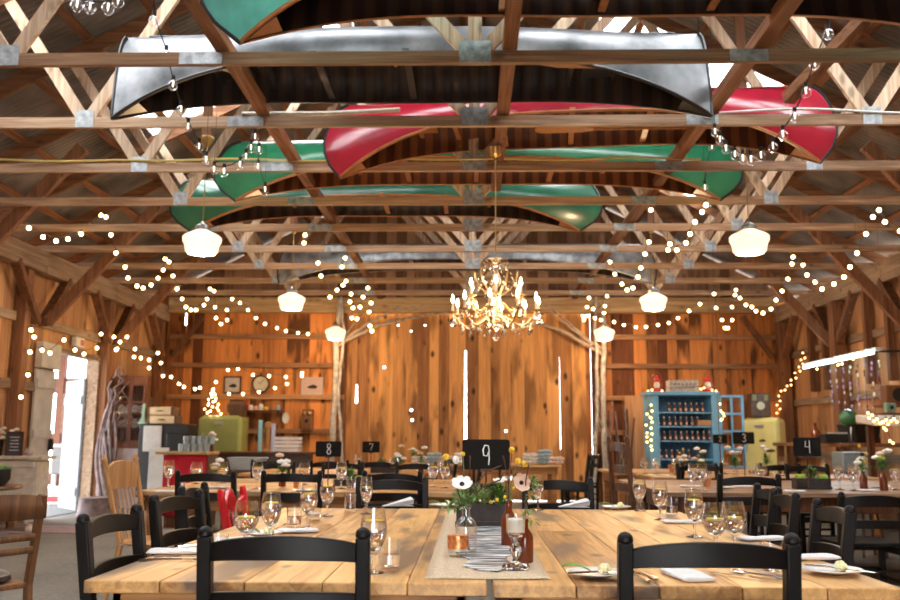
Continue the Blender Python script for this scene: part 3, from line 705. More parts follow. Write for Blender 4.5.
festoon('lit string falling from the first left swag', [(106, 217), (111, 235), (116, 253), (125, 267), (128, 278), (137, 286), (143, 288), (151, 285), (158, 278), (163, 270), (165, 259)], 11, 12.3, group=G)
festoon('lit swag in the far left roof corner', [(169, 262), (173, 276), (177, 289), (182, 299), (186, 307), (191, 310), (196, 310), (204, 305), (207, 299), (210, 289)], 12.4, 14, group=G)
festoon('little lit loop above the left back wall', [(214, 291), (215, 307), (216, 318), (221, 324), (227, 320), (227, 310)], 14.2, 14.5, group=G)
festoon('lit row sloping along the top of the left back wall', [(232, 299), (240, 303), (248, 310), (256, 318), (265, 324), (277, 328), (286, 331), (298, 333), (308, 334)], 14.5, 15.8, group=G)
festoon('lit bulbs on the wall around the side door top', [(31, 330), (34, 337), (30, 352), (42, 350), (50, 353), (64, 340), (75, 350), (84, 354), (97, 348), (101, 334)], 0, 0, group='strings by the side door', X=-5.78)
festoon('lit bulbs bunched on the post right of the door', [(114, 337), (120, 342), (127, 337), (117, 349), (116, 350), (135, 349), (134, 357), (141, 358), (149, 360), (158, 353)], 14.0, 14.3, group='strings by the side door')
festoon('lit swag from the door post down to the green fridge', [(149, 368), (161, 363), (163, 376), (171, 377), (179, 384), (184, 387), (195, 389), (200, 388), (216, 382)], 14.3, 15.6, group='strings by the side door')
festoon('lit row over the framed pictures and clock', [(228, 370), (238, 369), (253, 375), (269, 376), (286, 377), (302, 373)], 15.9, 15.9, group='strings on the back wall')
festoon('lower lit row across the clock on the back wall', [(229, 394), (243, 394), (259, 392), (275, 388), (287, 384), (302, 376)], 16.0, 16.0, group='strings on the back wall')
festoon('two bulbs on the far left post', [(28, 375), (21, 397)], 0, 0, group='strings by the side door', X=-5.8)
festoon('bright bulbs zigzagging above the left birch trunk', [(314, 213), (313, 229), (305, 235), (304, 243), (316, 250), (318, 263), (321, 276), (330, 297), (337, 290), (343, 285), (342, 267), (345, 258)], 11.5, 12.6, group=G)
festoon('bulbs in a hanging bundle right of the left birch top', [(346, 281), (351, 294), (350, 302), (353, 308), (352, 318), (357, 319), (360, 307), (363, 297), (368, 288), (371, 303), (369, 312), (370, 326), (372, 331)], 12.95, 13.05, group=G)
festoon('lit loop above the right row of pendants', [(610, 262), (615, 274), (622, 284), (627, 290), (633, 288), (638, 277), (641, 268), (645, 254), (649, 242), (654, 228), (651, 210)], 12.4, 10.9, group=G)
festoon('lit string rising beside the nearest right pendant', [(668, 250), (670, 244), (677, 250), (686, 243), (690, 234), (695, 222), (702, 212), (706, 205)], 11, 9.2, group=G)
festoon('bulbs bunched at the right birch top', [(589, 298), (587, 307), (593, 309), (583, 316), (584, 320), (587, 316), (605, 306), (604, 313), (601, 320), (595, 318), (607, 296)], 14.6, 15.2, group=G)
festoon('lit row sloping along the top of the right back wall', [(614, 322), (624, 325), (636, 327), (646, 327), (658, 325), (669, 323), (678, 318), (689, 311), (700, 304)], 15.8, 14.6, group=G)
festoon('lit bulbs high in the right corner of the view', [(873, 217), (879, 210), (885, 222), (900, 231), (915, 240)], 9.6, 9.6, group=G)
festoon('lit swag crossing the long right brace', [(866, 234), (857, 253), (850, 267), (844, 277), (834, 284), (822, 289), (815, 282), (807, 275), (803, 265), (793, 257), (792, 264), (788, 279)], 10, 12.2, group=G)
festoon('lit swag in the far right roof corner', [(782, 291), (776, 300), (771, 309), (763, 313), (756, 311), (752, 307), (746, 305), (740, 298), (736, 290), (735, 295)], 12.6, 14, group=G)
festoon('small lit loop below the far right swag', [(714, 294), (716, 308), (722, 320), (725, 328), (728, 328), (732, 320), (732, 307)], 14, 14.4, group=G)
amber = [(803, 353), (805, 358), (801, 360), (803, 364), (799, 367), (800, 371), (795, 373), (796, 378), (791, 380), (791, 385), (787, 386), (785, 390), (781, 391), (779, 396), (780, 401), (777, 405), (780, 409), (777, 413)]
festoon('amber string climbing the corner post to the tube light', amber, 14.6, 15.2, 'tiny', group='amber strings', X=5.8)
# ------------------------------------------------------------------ tables
def table(name, label, x0, x1, y0, y1, along='y', mat=None, h=.76, nb=5, group='plank dining tables', frame=TABLE_E, seed=1, legin=.08, end=False):
    r = random.Random(seed); cx, cy_ = (x0 + x1) / 2, (y0 + y1) / 2; t = empty(name, (cx, cy_, 0), 0, label, 'table', group)
    W, D = x1 - x0, y1 - y0; mb = MB()
    n = nb; wd = (W if along == 'y' else D) / n; cuts = [0] + [wd * i + r.uniform(-.02, .02) for i in range(1, n)] + [W if along == 'y' else D]
    for i in range(n):
        a, b = cuts[i] + .0012, cuts[i + 1] - .0012; dz = r.uniform(-.0012, .0012)
        segs = [0, 1] if r.random() < .5 else [0, r.uniform(.35, .65), 1]
        for u, v in zip(segs, segs[1:]):
            if along == 'y': mb.lim((-W / 2 + a, -D / 2 + D * u + .0008, h - .034), (-W / 2 + b, -D / 2 + D * v - .0008, h + dz))
            else: mb.lim((-W / 2 + W * u + .0008, -D / 2 + a, h - .034), (-W / 2 + W * v - .0008, -D / 2 + b, h + dz))
    mb.build('tabletop', mat or (TABLE_Y if along == 'y' else TABLE_X), t, bevel=.004)
    mb = MB(); i = legin - .02
    for s in (-1, 1):
        mb.box((0, s * (D / 2 - i - .012), h - .09), (W - 2 * i, .024, .11)); mb.box((s * (W / 2 - i - .012), 0, h - .09), (.024, D - 2 * i, .11))
    mb.build('apron', frame, t, bevel=.002)
    for sx in (-1, 1):
        for sy in (-1, 1): MB().box((sx * (W / 2 - legin - .03), sy * (D / 2 - legin - .03), (h - .035) / 2), (.075, .075, h - .037)).build('leg', frame, t, bevel=.004)
    return t
ST = at(490, 581, z=.76)
T9L = table('dining_table', 'front left plank table of the joined pair under sign 9', -1.05, .045, 2.44, 5.02, seed=3)
T9R = table('dining_table', 'front right plank table of the joined pair by sign 9', .06, 1.14, 2.42, 5.02, seed=5)
BROWNT = wood('brown_table', (.34, .2, .12), (.15, .08, .045), 0, 1, .4, .3, .4)
table('dining_table', 'plank table carrying the number 8 sign, behind the front pair', -2.47, -.06, 6.52, 7.62, 'x', seed=7)
table('dining_table', 'plank table right behind the number 8 table', -2.47, -.06, 7.63, 8.7, 'x', seed=8)
table('dining_table', 'brown table along the right carrying the number 4 planter', 1.46, 4.3, 6.75, 7.85, 'x', BROWNT, seed=9, frame=OAK_D)
table('dining_table', 'darker table behind the number 4 table', 1.46, 4.3, 7.86, 8.9, 'x', BROWNT, seed=10, frame=OAK_D)
table('dining_table', 'plank table with the number 7 sign, farther back on the left', -2.6, -.55, 9.9, 11.9, 'x', seed=11)
table('dining_table', 'plank table with folded blankets in front of the plank doors', -1.1, 1.42, 13.9, 15.0, 'x', seed=12)
table('dining_table', 'orange plank table end poking out left of the blue cupboard', 1.74, 3.75, 10.9, 12.3, 'x', seed=13)
table('dining_table', 'plank table carrying the number 3 sign in front of the blue cupboard', 1.95, 4.4, 9.5, 10.6, 'x', seed=14)

# ------------------------------------------------------------------ chairs (local: faces +Y, origin on the floor under the seat)
def ladder_chair(mat, H=.915, crest=(.835, .902), slat=(.705, .765), name='dining_chair', label='', w=.40, pt=.036, group='black ladder-back chairs', rails=1):
    t = empty(name, (0, 0, 0), 0, label, 'chair', group)
    for s in (-1, 1):
        mb = MB(); pts = [(s * w * .48, -.17, 0), (s * w * .49, -.175, .44), (s * w * .5, -.205, .68), (s * w * .5, -.235, H - .02)]
        for a, b in zip(pts, pts[1:]): mb.beam(a, Vector(b) + (Vector(b) - Vector(a)).normalized() * .004, pt, pt + .002, (0, 1, 0))
        mb.lathe([(.019, 0), (.02, .006), (.018, .017), (.012, .025), (0, .028)], (s * w * .5, -.236, H - .02), 12)
        mb.build('leg', mat, t, bevel=.005)
        MB().beam((s * w * .53, .19, 0), (s * w * .53, .19, .445), .038, .038, (0, 1, 0)).build('leg', mat, t, bevel=.005)
    def rail(z0, z1, arch, yb, nm):
        mb = MB(); n = 12; vs = []
        for i in range(n + 1):
            u = i / n * 2 - 1; x = u * (w / 2 - .012); y = yb - .032 * (1 - u * u); a = arch * (1 - u * u) ** .8
            vs += [(x, y - .009, z0 + a * .35), (x, y + .009, z0 + a * .35), (x, y + .009, z1 + a), (x, y - .009, z1 + a)]
        fs = [tuple(4 * i + q for q in (a, (a + 1) % 4)) + tuple(4 * (i + 1) + q for q in ((a + 1) % 4, a)) for i in range(n) for a in range(4)] + [(3, 2, 1, 0), (4 * n, 4 * n + 1, 4 * n + 2, 4 * n + 3)]
        mb.add(vs, fs, 0, True); mb.build(nm, mat, t, bevel=.003)
    rail(crest[0], crest[1] - .022, .022, -.228, 'crest_rail')
    rail(slat[0], slat[1] - .008, .008, -.21, 'back_slat')
    if rails > 1: rail(slat[0] - .14, slat[1] - .148, .008, -.195, 'back_slat')
    MB().prism([(-w * .5, -.185), (w * .5, -.185), (w * .56, .1), (w * .56, .2), (w * .5, .225), (-w * .5, .225), (-w * .56, .2), (-w * .56, .1)], .44, .465, 'xy').build('seat', mat, t, bevel=.008)
    mb = MB()
    for s in (-1, 1): mb.beam((s * w * .51, -.17, .2), (s * w * .51, .19, .2), .02, .02); mb.beam((s * w * .51, -.17, .4), (s * w * .51, .19, .4), .018, .05)
    mb.beam((-w * .5, .19, .25), (w * .5, .19, .25), .02, .02); mb.beam((-w * .5, -.17, .28), (w * .5, -.17, .28), .02, .02); mb.beam((-w * .5, .19, .4), (w * .5, .19, .4), .018, .05)
    mb.build('stretcher', mat, t); return t
CH = Kind(lambda: ladder_chair(BLACKW))
def chair(x, y, rz, label, group='black ladder-back chairs'):
    """x, y: middle of the chair back on the floor"""
    a = math.radians(rz); f = Vector((-math.sin(a), math.cos(a))); return CH.put((x + f.x * .23, y + f.y * .23, 0), a, label, group)
chair(-.47, 2.27, 0, 'black ladder-back chair at the lower left, its back to the camera')
chair(.575, 2.20, 0, 'black ladder-back chair at the lower right, its back to the camera')
chair(-1.13, 2.82, -91, 'black chair at the near left corner of the front table')
chair(-1.22, 3.72, -98, 'black chair second from the near left corner of the front table')
chair(-1.36, 4.38, -88, 'black chair at the far left side of the front table, mostly hidden')
chair(1.33, 3.34, 84, 'black chair beside the red one on the right of the front table')
chair(1.42, 4.1, 84, 'middle black chair on the right side of the front table')
chair(1.51, 4.6, 86, 'farthest black chair on the right side of the front table')
chair(-.47, 5.36, 180, 'black chair facing the camera beside the fan-folded napkin')
chair(.53, 5.45, 180, 'black chair facing the camera right of the flowers')
chair(-1.88, 6.3, 0, 'black chair at the number 8 table nearest its left end')
chair(-1.27, 6.32, 2, 'black chair below the number 8 sign')
chair(-.56, 6.4, -2, 'black chair at the right end of the number 8 table')
chair(1.92, 6.2, 0, 'black chair before the glasses on the number 4 table')
for x, l in ((-2.0, 'left'), (-1.3, 'middle'), (-.55, 'right')): chair(x, 9.05, 180, 'black chair on the far side of the number 8 tables, %s one of three' % l)
for x, l in ((-2.2, 'left'), (-1.55, 'middle'), (-1.02, 'right')): chair(x, 9.75, 0, 'black chair on the near side of the number 7 table, %s of three' % l)
for x, y, rz, l in ((.12, 10.6, 90, 'black chair at the right end of the number 7 table'), (-.25, 11.3, 110, 'black chair standing off behind the number 7 table'), (2.4, 9.3, 0, 'black chair in front of the number 3 table, left'), (3.2, 9.3, 0, 'black chair in front of the number 3 table, right'),
                    (2.3, 9.1, 185, 'black chair between the number 4 and number 3 tables'), (3.4, 9.08, 178, 'black chair behind the number 4 table')): chair(x, y, rz, l)
chair(.25, 13.6, 0, 'black chair drawn up to the blanket table'); 
for x, y, rz, l in ((1.84, 13.6, 75, 'first'), (1.92, 14.2, 95, 'second'), (2.05, 14.8, 110, 'third')): chair(x, y, rz, 'black chair in the side-on row by the slit of daylight, %s from the front' % l)
for x, y, rz, l in ((3.45, 5.85, 0, 'black chair at the right edge of the view'),(4.75, 7.2, 90, 'black chair in the shade at the right end')): chair(x, y, rz, l)
tc_ = ladder_chair(BLACKW, .80, (.70, .785), (.56, .62), 'dining_chair', 'dark chair with a low flat top in front of the number 4 planter', .42, .04, None)
tc_.location = (2.72, 6.35, 0)
tall = ladder_chair(OAK_D, 1.17, (1.05, 1.13), (.88, .95), 'dining_chair', 'tall dark ladder-back chair seen edge-on at the end of the right table', .40, .034, None, 3)
tall.location = (1.42, 7.25, 0); tall.rotation_euler.z = math.radians(-78)
# red chairs with a wavy carved crest
def red_chair():
    t = empty('dining_chair', (0, 0, 0), 0, '', 'chair', None)
    for s in (-1, 1):
        MB().tube([(s * .19, -.18, 0), (s * .19, -.175, .45), (s * .2, -.21, .7), (s * .205, -.235, .82), (s * .2, -.24, .855)], [.019, .02, .021, .023, .017], 10).build('leg', RED_P, t)
        MB().tube([(s * .2, .17, 0), (s * .195, .17, .2), (s * .19, .16, .44)], [.015, .02, .018], 10).build('leg', RED_P, t)
    n = 24; top = []; bot = []
    for i in range(n + 1):
        u = i / n * 2 - 1; top.append((u * .195, .79 + .045 * math.cos(u * PI * 1.5) * (1 - abs(u) * .4) + .02)); bot.append((u * .195, .725 + .018 * math.cos(u * PI * 4)))
    mb = MB(); vs = []
    for (x, zt), (_, zb) in zip(top, bot):
        y = -.225 - .03 * (1 - (x / .2) ** 2); vs += [(x, y - .012, zb), (x, y + .012, zb), (x, y + .012, zt), (x, y - .012, zt)]
    fs = [tuple(4 * i + q for q in (a, (a + 1) % 4)) + tuple(4 * (i + 1) + q for q in ((a + 1) % 4, a)) for i in range(n) for a in range(4)] + [(3, 2, 1, 0), (4 * n, 4 * n + 1, 4 * n + 2, 4 * n + 3)]
    mb.add(vs, fs, 0, True); mb.build('crest_rail', RED_P, t, bevel=.004)
    for x in (-.1, -.035, .035, .1): MB().tube([(x, -.18, .455), (x * 1.02, -.22, .6), (x * 1.05, -.25, .735)], [.008, .011, .007], 8).build('spindle', RED_P, t)
    MB().lathe([(0, .44), (.2, .44), (.215, .45), (.215, .462), (.2, .47), (0, .465)], n=28).build('seat', RED_P, t)
    mb = MB(); mb.tube([(-.19, -.17, .2), (-.195, .17, .2)], .01, 8); mb.tube([(.19, -.17, .2), (.195, .17, .2)], .01, 8); mb.tube([(-.19, 0, .2), (.19, 0, .2)], .01, 8); mb.build('stretcher', RED_P, t)
    return t
RCH = Kind(red_chair)
RCH.put((1.35, 2.84, 0), math.radians(66), 'glossy red chair at the right edge beside the front table')
RCH.put((-1.17, 5.24, 0), math.radians(-93), 'bright red chair seen through the glasses on the left')
# oak chair, front left
def slat_chair():
    t = empty('side_chair', (-2.38, 4.25, 0), math.radians(56), 'brown oak chair with dark cushion at the left edge', 'chair')
    for s in (-1, 1):
        mb = MB(); pts = [(s * .19, -.24, 0), (s * .19, -.19, .45), (s * .195, -.25, .87)]
        for a, b in zip(pts, pts[1:]): mb.beam(a, b, .03, .04, (0, 1, 0))
        mb.build('leg', OAK, t, bevel=.004); MB().beam((s * .19, .2, 0), (s * .19, .2, .44), .034, .034, (0, 1, 0)).build('leg', OAK, t, bevel=.004)
    for z0, z1, nm in ((.76, .86, 'crest_rail'), (.66, .69, 'back_slat'), (.60, .63, 'back_slat')):
        mb = MB(); n = 8; y = -.205 - .05 * ((z0 + z1) / 2 - .5) / .35
        mb.grid(lambda u, v: ((u * 2 - 1) * (.215 if z0 > .7 else .19), y - .03 * (1 - (2 * u - 1) ** 2), z0 + (z1 - z0) * v + (.02 * (1 - (2 * u - 1) ** 2) if nm == 'crest_rail' and v > .5 else 0)), 10, 1); mb.build(nm, OAK, t, solid=.018)
    MB().prism([(-.2, -.2), (.2, -.2), (.22, .22), (-.22, .22)], .435, .46, 'xy').build('seat', OAK, t, bevel=.006)
    MB().lathe([(0, .46), (.17, .462), (.185, .475), (.18, .495), (.15, .51), (0, .515)], n=24).build('cushion', plain('black_vinyl', (.03, .028, .035), .3, 0, .1, 20), t)
    mb = MB()
    for s in (-1, 1): mb.beam((s * .19, -.2, .2), (s * .19, .2, .2), .018, .022)
    mb.beam((-.19, .2, .24), (.19, .2, .24), .018, .022); mb.beam((-.19, -.21, .24), (.19, -.21, .24), .018, .022); mb.build('stretcher', OAK, t)
slat_chair()
def press_back():
    t = empty('side_chair', (-2.13, 6.06, 0), math.radians(-98), 'honey oak press-back chair with turned spindles by the left table end', 'chair')
    HON = wood('honey_oak', (.62, .33, .13), (.36, .17, .06), 2, 1.6, .35, .3, .1)
    for s in (-1, 1):
        MB().tube([(s * .17, -.17, .46), (s * .19, -.23, .72), (s * .205, -.29, .98), (s * .207, -.295, 1.0), (s * .207, -.3, 1.03)], [.014, .018, .016, .022, .008], 10).build('back_post', HON, t)
        MB().tube([(s * .22, -.24, 0), (s * .17, -.16, .45)], [.013, .02], 10).build('leg', HON, t); MB().tube([(s * .22, .22, 0), (s * .18, .17, .2), (s * .17, .16, .45)], [.013, .024, .018], 10).build('leg', HON, t)
    MB().prism([(-.185, .80), (.185, .80), (.2, .95), (.12, .985), (0, .995), (-.12, .985), (-.2, .95)], -.285, -.262, 'xz').build('crest_rail', HON, t, bevel=.004)
    for i in range(6):
        x = -.125 + .05 * i; MB().tube([(x * .9, -.175, .46), (x, -.22, .6), (x, -.225, .66), (x, -.265, .81)], [.007, .011, .006, .007], 8).build('spindle', HON, t)
    MB().lathe([(0, .44), (.19, .44), (.215, .455), (.2, .475), (0, .468)], n=26).build('seat', HON, t)
    mb = MB()
    for z in (.16, .26): mb.tube([(-.2, .2, z), (.2, .2, z)], .011, 8); mb.tube([(-.2, -.2, z), (-.2, .2, z)], .01, 8); mb.tube([(.2, -.2, z), (.2, .2, z)], .01, 8)
    mb.build('stretcher', HON, t)
press_back()

# ------------------------------------------------------------------ glassware and settings
def shell(prof_out, prof_in): return prof_out + prof_in[::-1]
def goblet(name='water_goblet', s=1.0, wide=1.0, fill=.72, label='', stem=.05, H=.185):
    t = empty(name, (0, 0, 0), 0, label, 'glass', None); B = H - stem
    ro = lambda u: wide * (.007 + .033 * math.sin(min(1, u * 1.7) * PI / 2) ** .75 - (.0095 * max(0, u - .55) / .45))
    out = [(.0, 0), (.033, 0), (.034, .002), (.02, .005), (.0065, .011), (.005, stem * .55), (.006, stem * .9)] + [(ro(k / 10), stem + B * k / 10) for k in range(0, 11)]
    inn = [(0, stem + .009)] + [(ro(k / 10) - .0016, stem + B * k / 10 + (.004 if k < 2 else 0)) for k in range(1, 11)]
    MB().lathe(out[6:] + inn[::-1], n=20, smooth=True).build('bowl', GLASS, t)
    MB().lathe(out[:7] + [(.0055, stem + .002), (0, stem + .003)], n=18).build('stem', SOLIDG, t)
    zt = stem + B * fill; w = [(0, stem + .0085)] + [(ro(k / 10) - .0013, stem + B * k / 10 + (.004 if k < 2 else 0)) for k in range(1, int(fill * 10) + 1)] + [(0, stem + B * int(fill * 10) / 10)]
    MB().lathe(w, n=20).build('water', WATER, t)
    MB().lathe([(0, zt - .004), (.026 * wide, zt - .004), (.026 * wide, zt + .001), (0, zt + .001)], (0, 0, 0), 16).build('lemon_slice', LEMON, t)
    return t
GOB = Kind(lambda: goblet()); WGOB = Kind(lambda: goblet('wine_goblet', 1, 1.16, .55, '', .045, .165)); FLU = Kind(lambda: goblet('beer_flute', 1, .86, .62, '', .05, .19))
def tumbler():
    t = empty('tumbler', (0, 0, 0), 0, '', 'glass', None)
    MB().lathe([(0, 0), (.03, 0), (.031, .003), (.0345, .09), (.033, .09), (.0295, .012), (0, .01)], n=20).build('cup', GLASS, t)
    MB().lathe([(0, .0102), (.0297, .0125), (.0312, .045), (0, .045)], n=20).build('water', WATER, t); return t
TUM = Kind(tumbler)
def votive():
    t = empty('votive', (0, 0, 0), 0, '', 'candle holder', None)
    MB().lathe([(0, 0), (.033, 0), (.036, .01), (.038, .055), (.036, .055), (.034, .014), (0, .012)], n=20).build('cup', GLASS, t)
    MB().lathe([(0, .0125), (.0335, .0135), (.034, .032), (0, .032)], n=16).build('wax', WAX, t)
    MB().tube([(0, 0, .03), (0, 0, .04)], .001, 4).build('wick', IRON, t); return t
VOT = Kind(votive)
def onT(px, py, h=.7615): 
    p = at(px, py, z=h); return p
for k, px, py, lab in ((GOB, 270, 543, 'tall water glass behind the widest one on the left'), (GOB, 308, 528, 'water glass with lemon, third along the left side'), (GOB, 327, 516, 'water glass with lemon, nearest the left corner bend'),
                       (GOB, 373, 573, 'nearest water goblet, in front of the left table middle'), (FLU, 366, 514, 'slim water glass standing before the far left chair back'), (WGOB, 245, 549, 'widest water glass at the left, red chair seen through it'),
                       (GOB, 640, 511, 'water glass at the far left of the right table group'), (GOB, 661, 520, 'water glass with lemon left of the small tumbler'), (GOB, 695, 537, 'big water goblet with lemon in the middle of the right table'),
                       (WGOB, 735, 549, 'wide water glass next to the black side chair'), (WGOB, 716, 551, 'low water glass right behind the near chair crest'), (FLU, 538, 510, 'stemmed water glass standing right of the flowers')):
    k.put(onT(px, py), R.uniform(0, 6), lab, 'water glasses on the front tables')
for px, py, lab in ((350, 511, 'tumbler beside the slim water glass'), (389, 570, 'clear tumbler right of the nearest goblet'), (294, 527, 'low tumbler between two tall glasses on the left'), (672, 515, 'small tumbler behind the napkin roll'), (773, 575, 'tumbler half hidden by the near right chair crest')):
    TUM.put(onT(px, py), 0, lab, 'tumblers on the front tables')
VOT.put(onT(217, 551), 0, 'low glass votive at the left table edge')
VOT.put(onT(313, 520), 0, 'glass votive behind the water glasses on the left')
# plates, leaves, butter, napkins, cutlery
def plate():
    t = empty('side_plate', (0, 0, 0), 0, '', 'plate', None)
    MB().lathe([(0, .004), (.045, .004), (.05, .006), (.085, .014), (.085, .017), (.05, .010), (.045, .008), (0, .008)], n=32).build('dish', PORC, t); return t
PL = Kind(plate)
def butter_set(p, rz, lab, leaf=True):
    PL.put(p, rz, lab, 'side plates')
    q = Vector(p) + Vector((.025, 0, .0085)); mb = MB()
    r = random.Random(int(p[0] * 1000))
    for i in range(9):
        a = i * 2.4; mb.ball(q + Vector((.012 * math.cos(a) * (i / 9 + .3), .012 * math.sin(a) * (i / 9 + .3), .008 + .012 * (1 - i / 9))), .011, 6)
    tag(mb.build('butter_rosette', BUTTER), 'butter rosette on the ' + lab.split(' on ')[0].split(' beside')[0].split(' at ')[0] + ' ' + (lab.split('plate', 1)[1].strip() if 'plate' in lab else ''), 'butter')
    if leaf:
        mb = MB(); d = Vector((-1, .15, .15)); s = Vector((0, 1, 0)); c0 = Vector(p) + Vector((-.01, 0, .012)); n = 8
        mb.grid(lambda u, v: tuple(c0 + d * (.085 * u) + s * ((v - .5) * .062 * math.sin(PI * min(1, u * .93 + .05)) ** .7) + Vector((0, 0, .012 * math.sin(PI * u) + .006 * abs(v - .5)))), 10, 4)
        tag(mb.build('leaf', LEAF, solid=.001), 'green leaf lying on the ' + lab, 'leaf')
butter_set(onT(596, 577), .2, 'side plate by the runner on the right table')
butter_set(onT(832, 574), .3, 'side plate at the near right corner', False)
butter_set(onT(616, 509), .3, 'side plate at the far edge of the right table')
butter_set(onT(444, 507), 2, 'side plate at the far edge behind the flowers')
butter_set(onT(262, 536), 2, 'side plate between the glasses on the left')
def napkin(p, rz, l, wd, label, roll=False):
    t = MB(); c0 = Vector((0, 0, 0)); n = 10
    th = .014
    def f(u, v):
        a = 2 * PI * v; e = 1 - abs(2 * u - 1) ** 16
        y = math.copysign(abs(math.cos(a)) ** .45, math.cos(a)) * wd / 2 * (.93 + .07 * e); z = th / 2 + math.copysign(abs(math.sin(a)) ** .6, math.sin(a)) * th / 2 * (.7 + .3 * e) * (1 + .25 * math.sin(7 * u + 3 * math.cos(a)))
        return ((u - .5) * l, y, max(z, .0008))
    t.grid(f, 14, 20); o = t.build('napkin', LINEN); m = len(o.data.vertices)
    # closed ends
    import bmesh
    bm = bmesh.new(); bm.from_mesh(o.data); bmesh.ops.remove_doubles(bm, verts=bm.verts, dist=1e-5); bmesh.ops.holes_fill(bm, edges=[e for e in bm.edges if e.is_boundary]); bmesh.ops.recalc_face_normals(bm, faces=bm.faces); bm.to_mesh(o.data); bm.free()
    o.location = p; o.rotation_euler = (0, 0, rz); return tag(o, label, 'napkin', 'folded white napkins')
napkin(onT(178, 553), .15, .19, .10, 'white folded napkin at the left edge of the front table')
napkin(onT(687, 577), math.radians(97), .2, .095, 'white folded napkin seen under the near right chair crest')
napkin(onT(806, 559), .1, .2, .085, 'white napkin between the plate and the right black chair')
napkin(onT(763, 540), .2, .18, .08, 'white napkin roll at the middle right chair')
napkin(onT(683, 523), .1, .18, .08, 'white napkin behind the goblets on the right table')
napkin(onT(234, 541), .5, .16, .08, 'white napkin under the glasses on the left')
napkin(onT(298, 532), .3, .16, .08, 'white napkin by the third left glass')
def fan(p, rz, label):
    mb = MB(); n = 9
    mb.grid(lambda u, v: ((u - .25) * .17, (v - .5) * (.03 + .09 * u), .002 + .05 * u * (.6 + .4 * math.cos(v * PI * 7)) * (1 if u > .05 else .3) * (1 - .5 * abs(v - .5))), 8, 28)
    mb.grid(lambda u, v: ((u - .25) * .17, (v - .5) * (.03 + .09 * u), .001), 4, 4)
    o = mb.build('napkin', LINEN, solid=.0015); o.location = p; o.rotation_euler = (0, 0, rz); return tag(o, label, 'napkin', 'folded white napkins')
fan(onT(390, 506), .35, 'fan-folded white napkin in front of the far left chair')
fan(onT(566, 507), .2, 'crumpled white napkin in front of the far right chair')
def cutlery(kind):
    t = MB()
    if kind == 'knife':
        t.add([(-.1, -.005, .002), (-.1, .005, .002), (-.015, .006, .005), (-.015, -.006, .005), (-.1, -.005, .006), (-.1, .005, .006), (-.015, .005, .009), (-.015, -.005, .009)], [(0, 1, 2, 3), (7, 6, 5, 4), (0, 3, 7, 4), (1, 5, 6, 2), (0, 4, 5, 1), (3, 2, 6, 7)], 0)
        t.prism([(-.015, -.006), (.09, -.008), (.105, -.002), (.11, .008), (-.015, .006)], .004, .0055, 'xy')
    elif kind == 'fork':
        t.tube([(-.1, 0, .003), (-.04, 0, .006), (.03, 0, .005)], [.006, .004, .003], 6); t.prism([(.03, -.004), (.05, -.012), (.065, -.012), (.065, .012), (.05, .012), (.03, .004)], .003, .0055, 'xy')
        for y in (-.0105, -.0035, .0035, .0105): t.tube([(.063, y, .0045), (.1, y, .005)], [.0016, .001], 5)
    else:
        t.tube([(-.1, 0, .003), (-.04, 0, .006), (.04, 0, .005)], [.006, .004, .003], 6); t.ball((.062, 0, .006), .024, 10, 0, (1, .68, .25))
    return t.build(kind, CUTL)
def lay(kind, px, py, rz, lab, dz=0):
    o = cutlery(kind); o.location = onT(px, py, .7615 + dz); o.rotation_euler = (0, 0, math.radians(rz)); tag(o, lab, 'cutlery', 'silver cutlery')
lay('knife', 745, 578, 135, 'table knife left of the spoon under the near chair crest'); lay('spoon', 757, 576, 128, 'silver spoon beside the knife under the near chair crest')
lay('fork', 643, 575, 100, 'fork lying left of the napkin by the near chair'); lay('fork', 636, 577, 100, 'outer fork by the near right chair post')
lay('knife', 603, 574, 8, 'butter knife resting across the plate by the runner', .019); lay('knife', 838, 570, -50, 'butter knife across the near right corner plate', .019)
lay('fork', 172, 561, 10, 'fork lying in front of the left napkin'); lay('knife', 186, 558, 6, 'knife lying in front of the left napkin')
lay('spoon', 742, 551, 20, 'spoon beside the wide glass on the right'); lay('fork', 205, 546, 40, 'fork by the black chair on the left side')

# ------------------------------------------------------------------ centrepiece of table 9
p0 = at(487, 579, z=.76)
mb = MB(); a, b = at(425, 577, z=.763), at(549, 577, z=.763); yr = 4.9
rx0, rx1 = a.x, b.x
mb.grid(lambda u, v: (rx0 + (rx1 - rx0) * u, 2.5 + (yr - 2.5) * v, .7625 + .0012 * math.sin(v * 23 + u * 2) + .0006 * math.sin(u * 9)), 8, 50)
tag(mb.build('table_runner', RUNNER, solid=.001), 'burlap runner down the middle of the front tables', 'table runner')
# striped bark mat on the runner
m, t, N, L, b_ = new_mat('striped_mat'); tc = N.new('ShaderNodeTexCoord'); mp = N.new('ShaderNodeMapping'); mp.inputs['Scale'].default_value = (3, 14, 1); L.new(tc.outputs['Object'], mp.inputs[0])
nz = N.new('ShaderNodeTexNoise'); nz.inputs['Scale'].default_value = 2.6; nz.inputs['Detail'].default_value = 6; nz.inputs['Distortion'].default_value = .8; L.new(mp.outputs[0], nz.inputs['Vector'])
cr = N.new('ShaderNodeValToRGB'); e = cr.color_ramp.elements; e[0].position = .42; e[0].color = (.03, .03, .035, 1); e[1].position = .56; e[1].color = (.78, .78, .77, 1); e2 = cr.color_ramp.elements.new(.49); e2.color = (.28, .28, .29, 1)
L.new(nz.outputs['Fac'], cr.inputs[0]); L.new(cr.outputs[0], b_.inputs['Base Color']); b_.inputs['Roughness'].default_value = .45; STRIPE = m
outl = [(462, 566), (470, 560), (456, 553), (470, 546), (462, 541), (474, 534), (476, 527), (500, 526), (506, 533), (512, 540), (509, 548), (516, 553), (505, 558), (513, 566), (497, 572), (478, 570)]
pp = [at(x, y, z=.766) for x, y in outl]
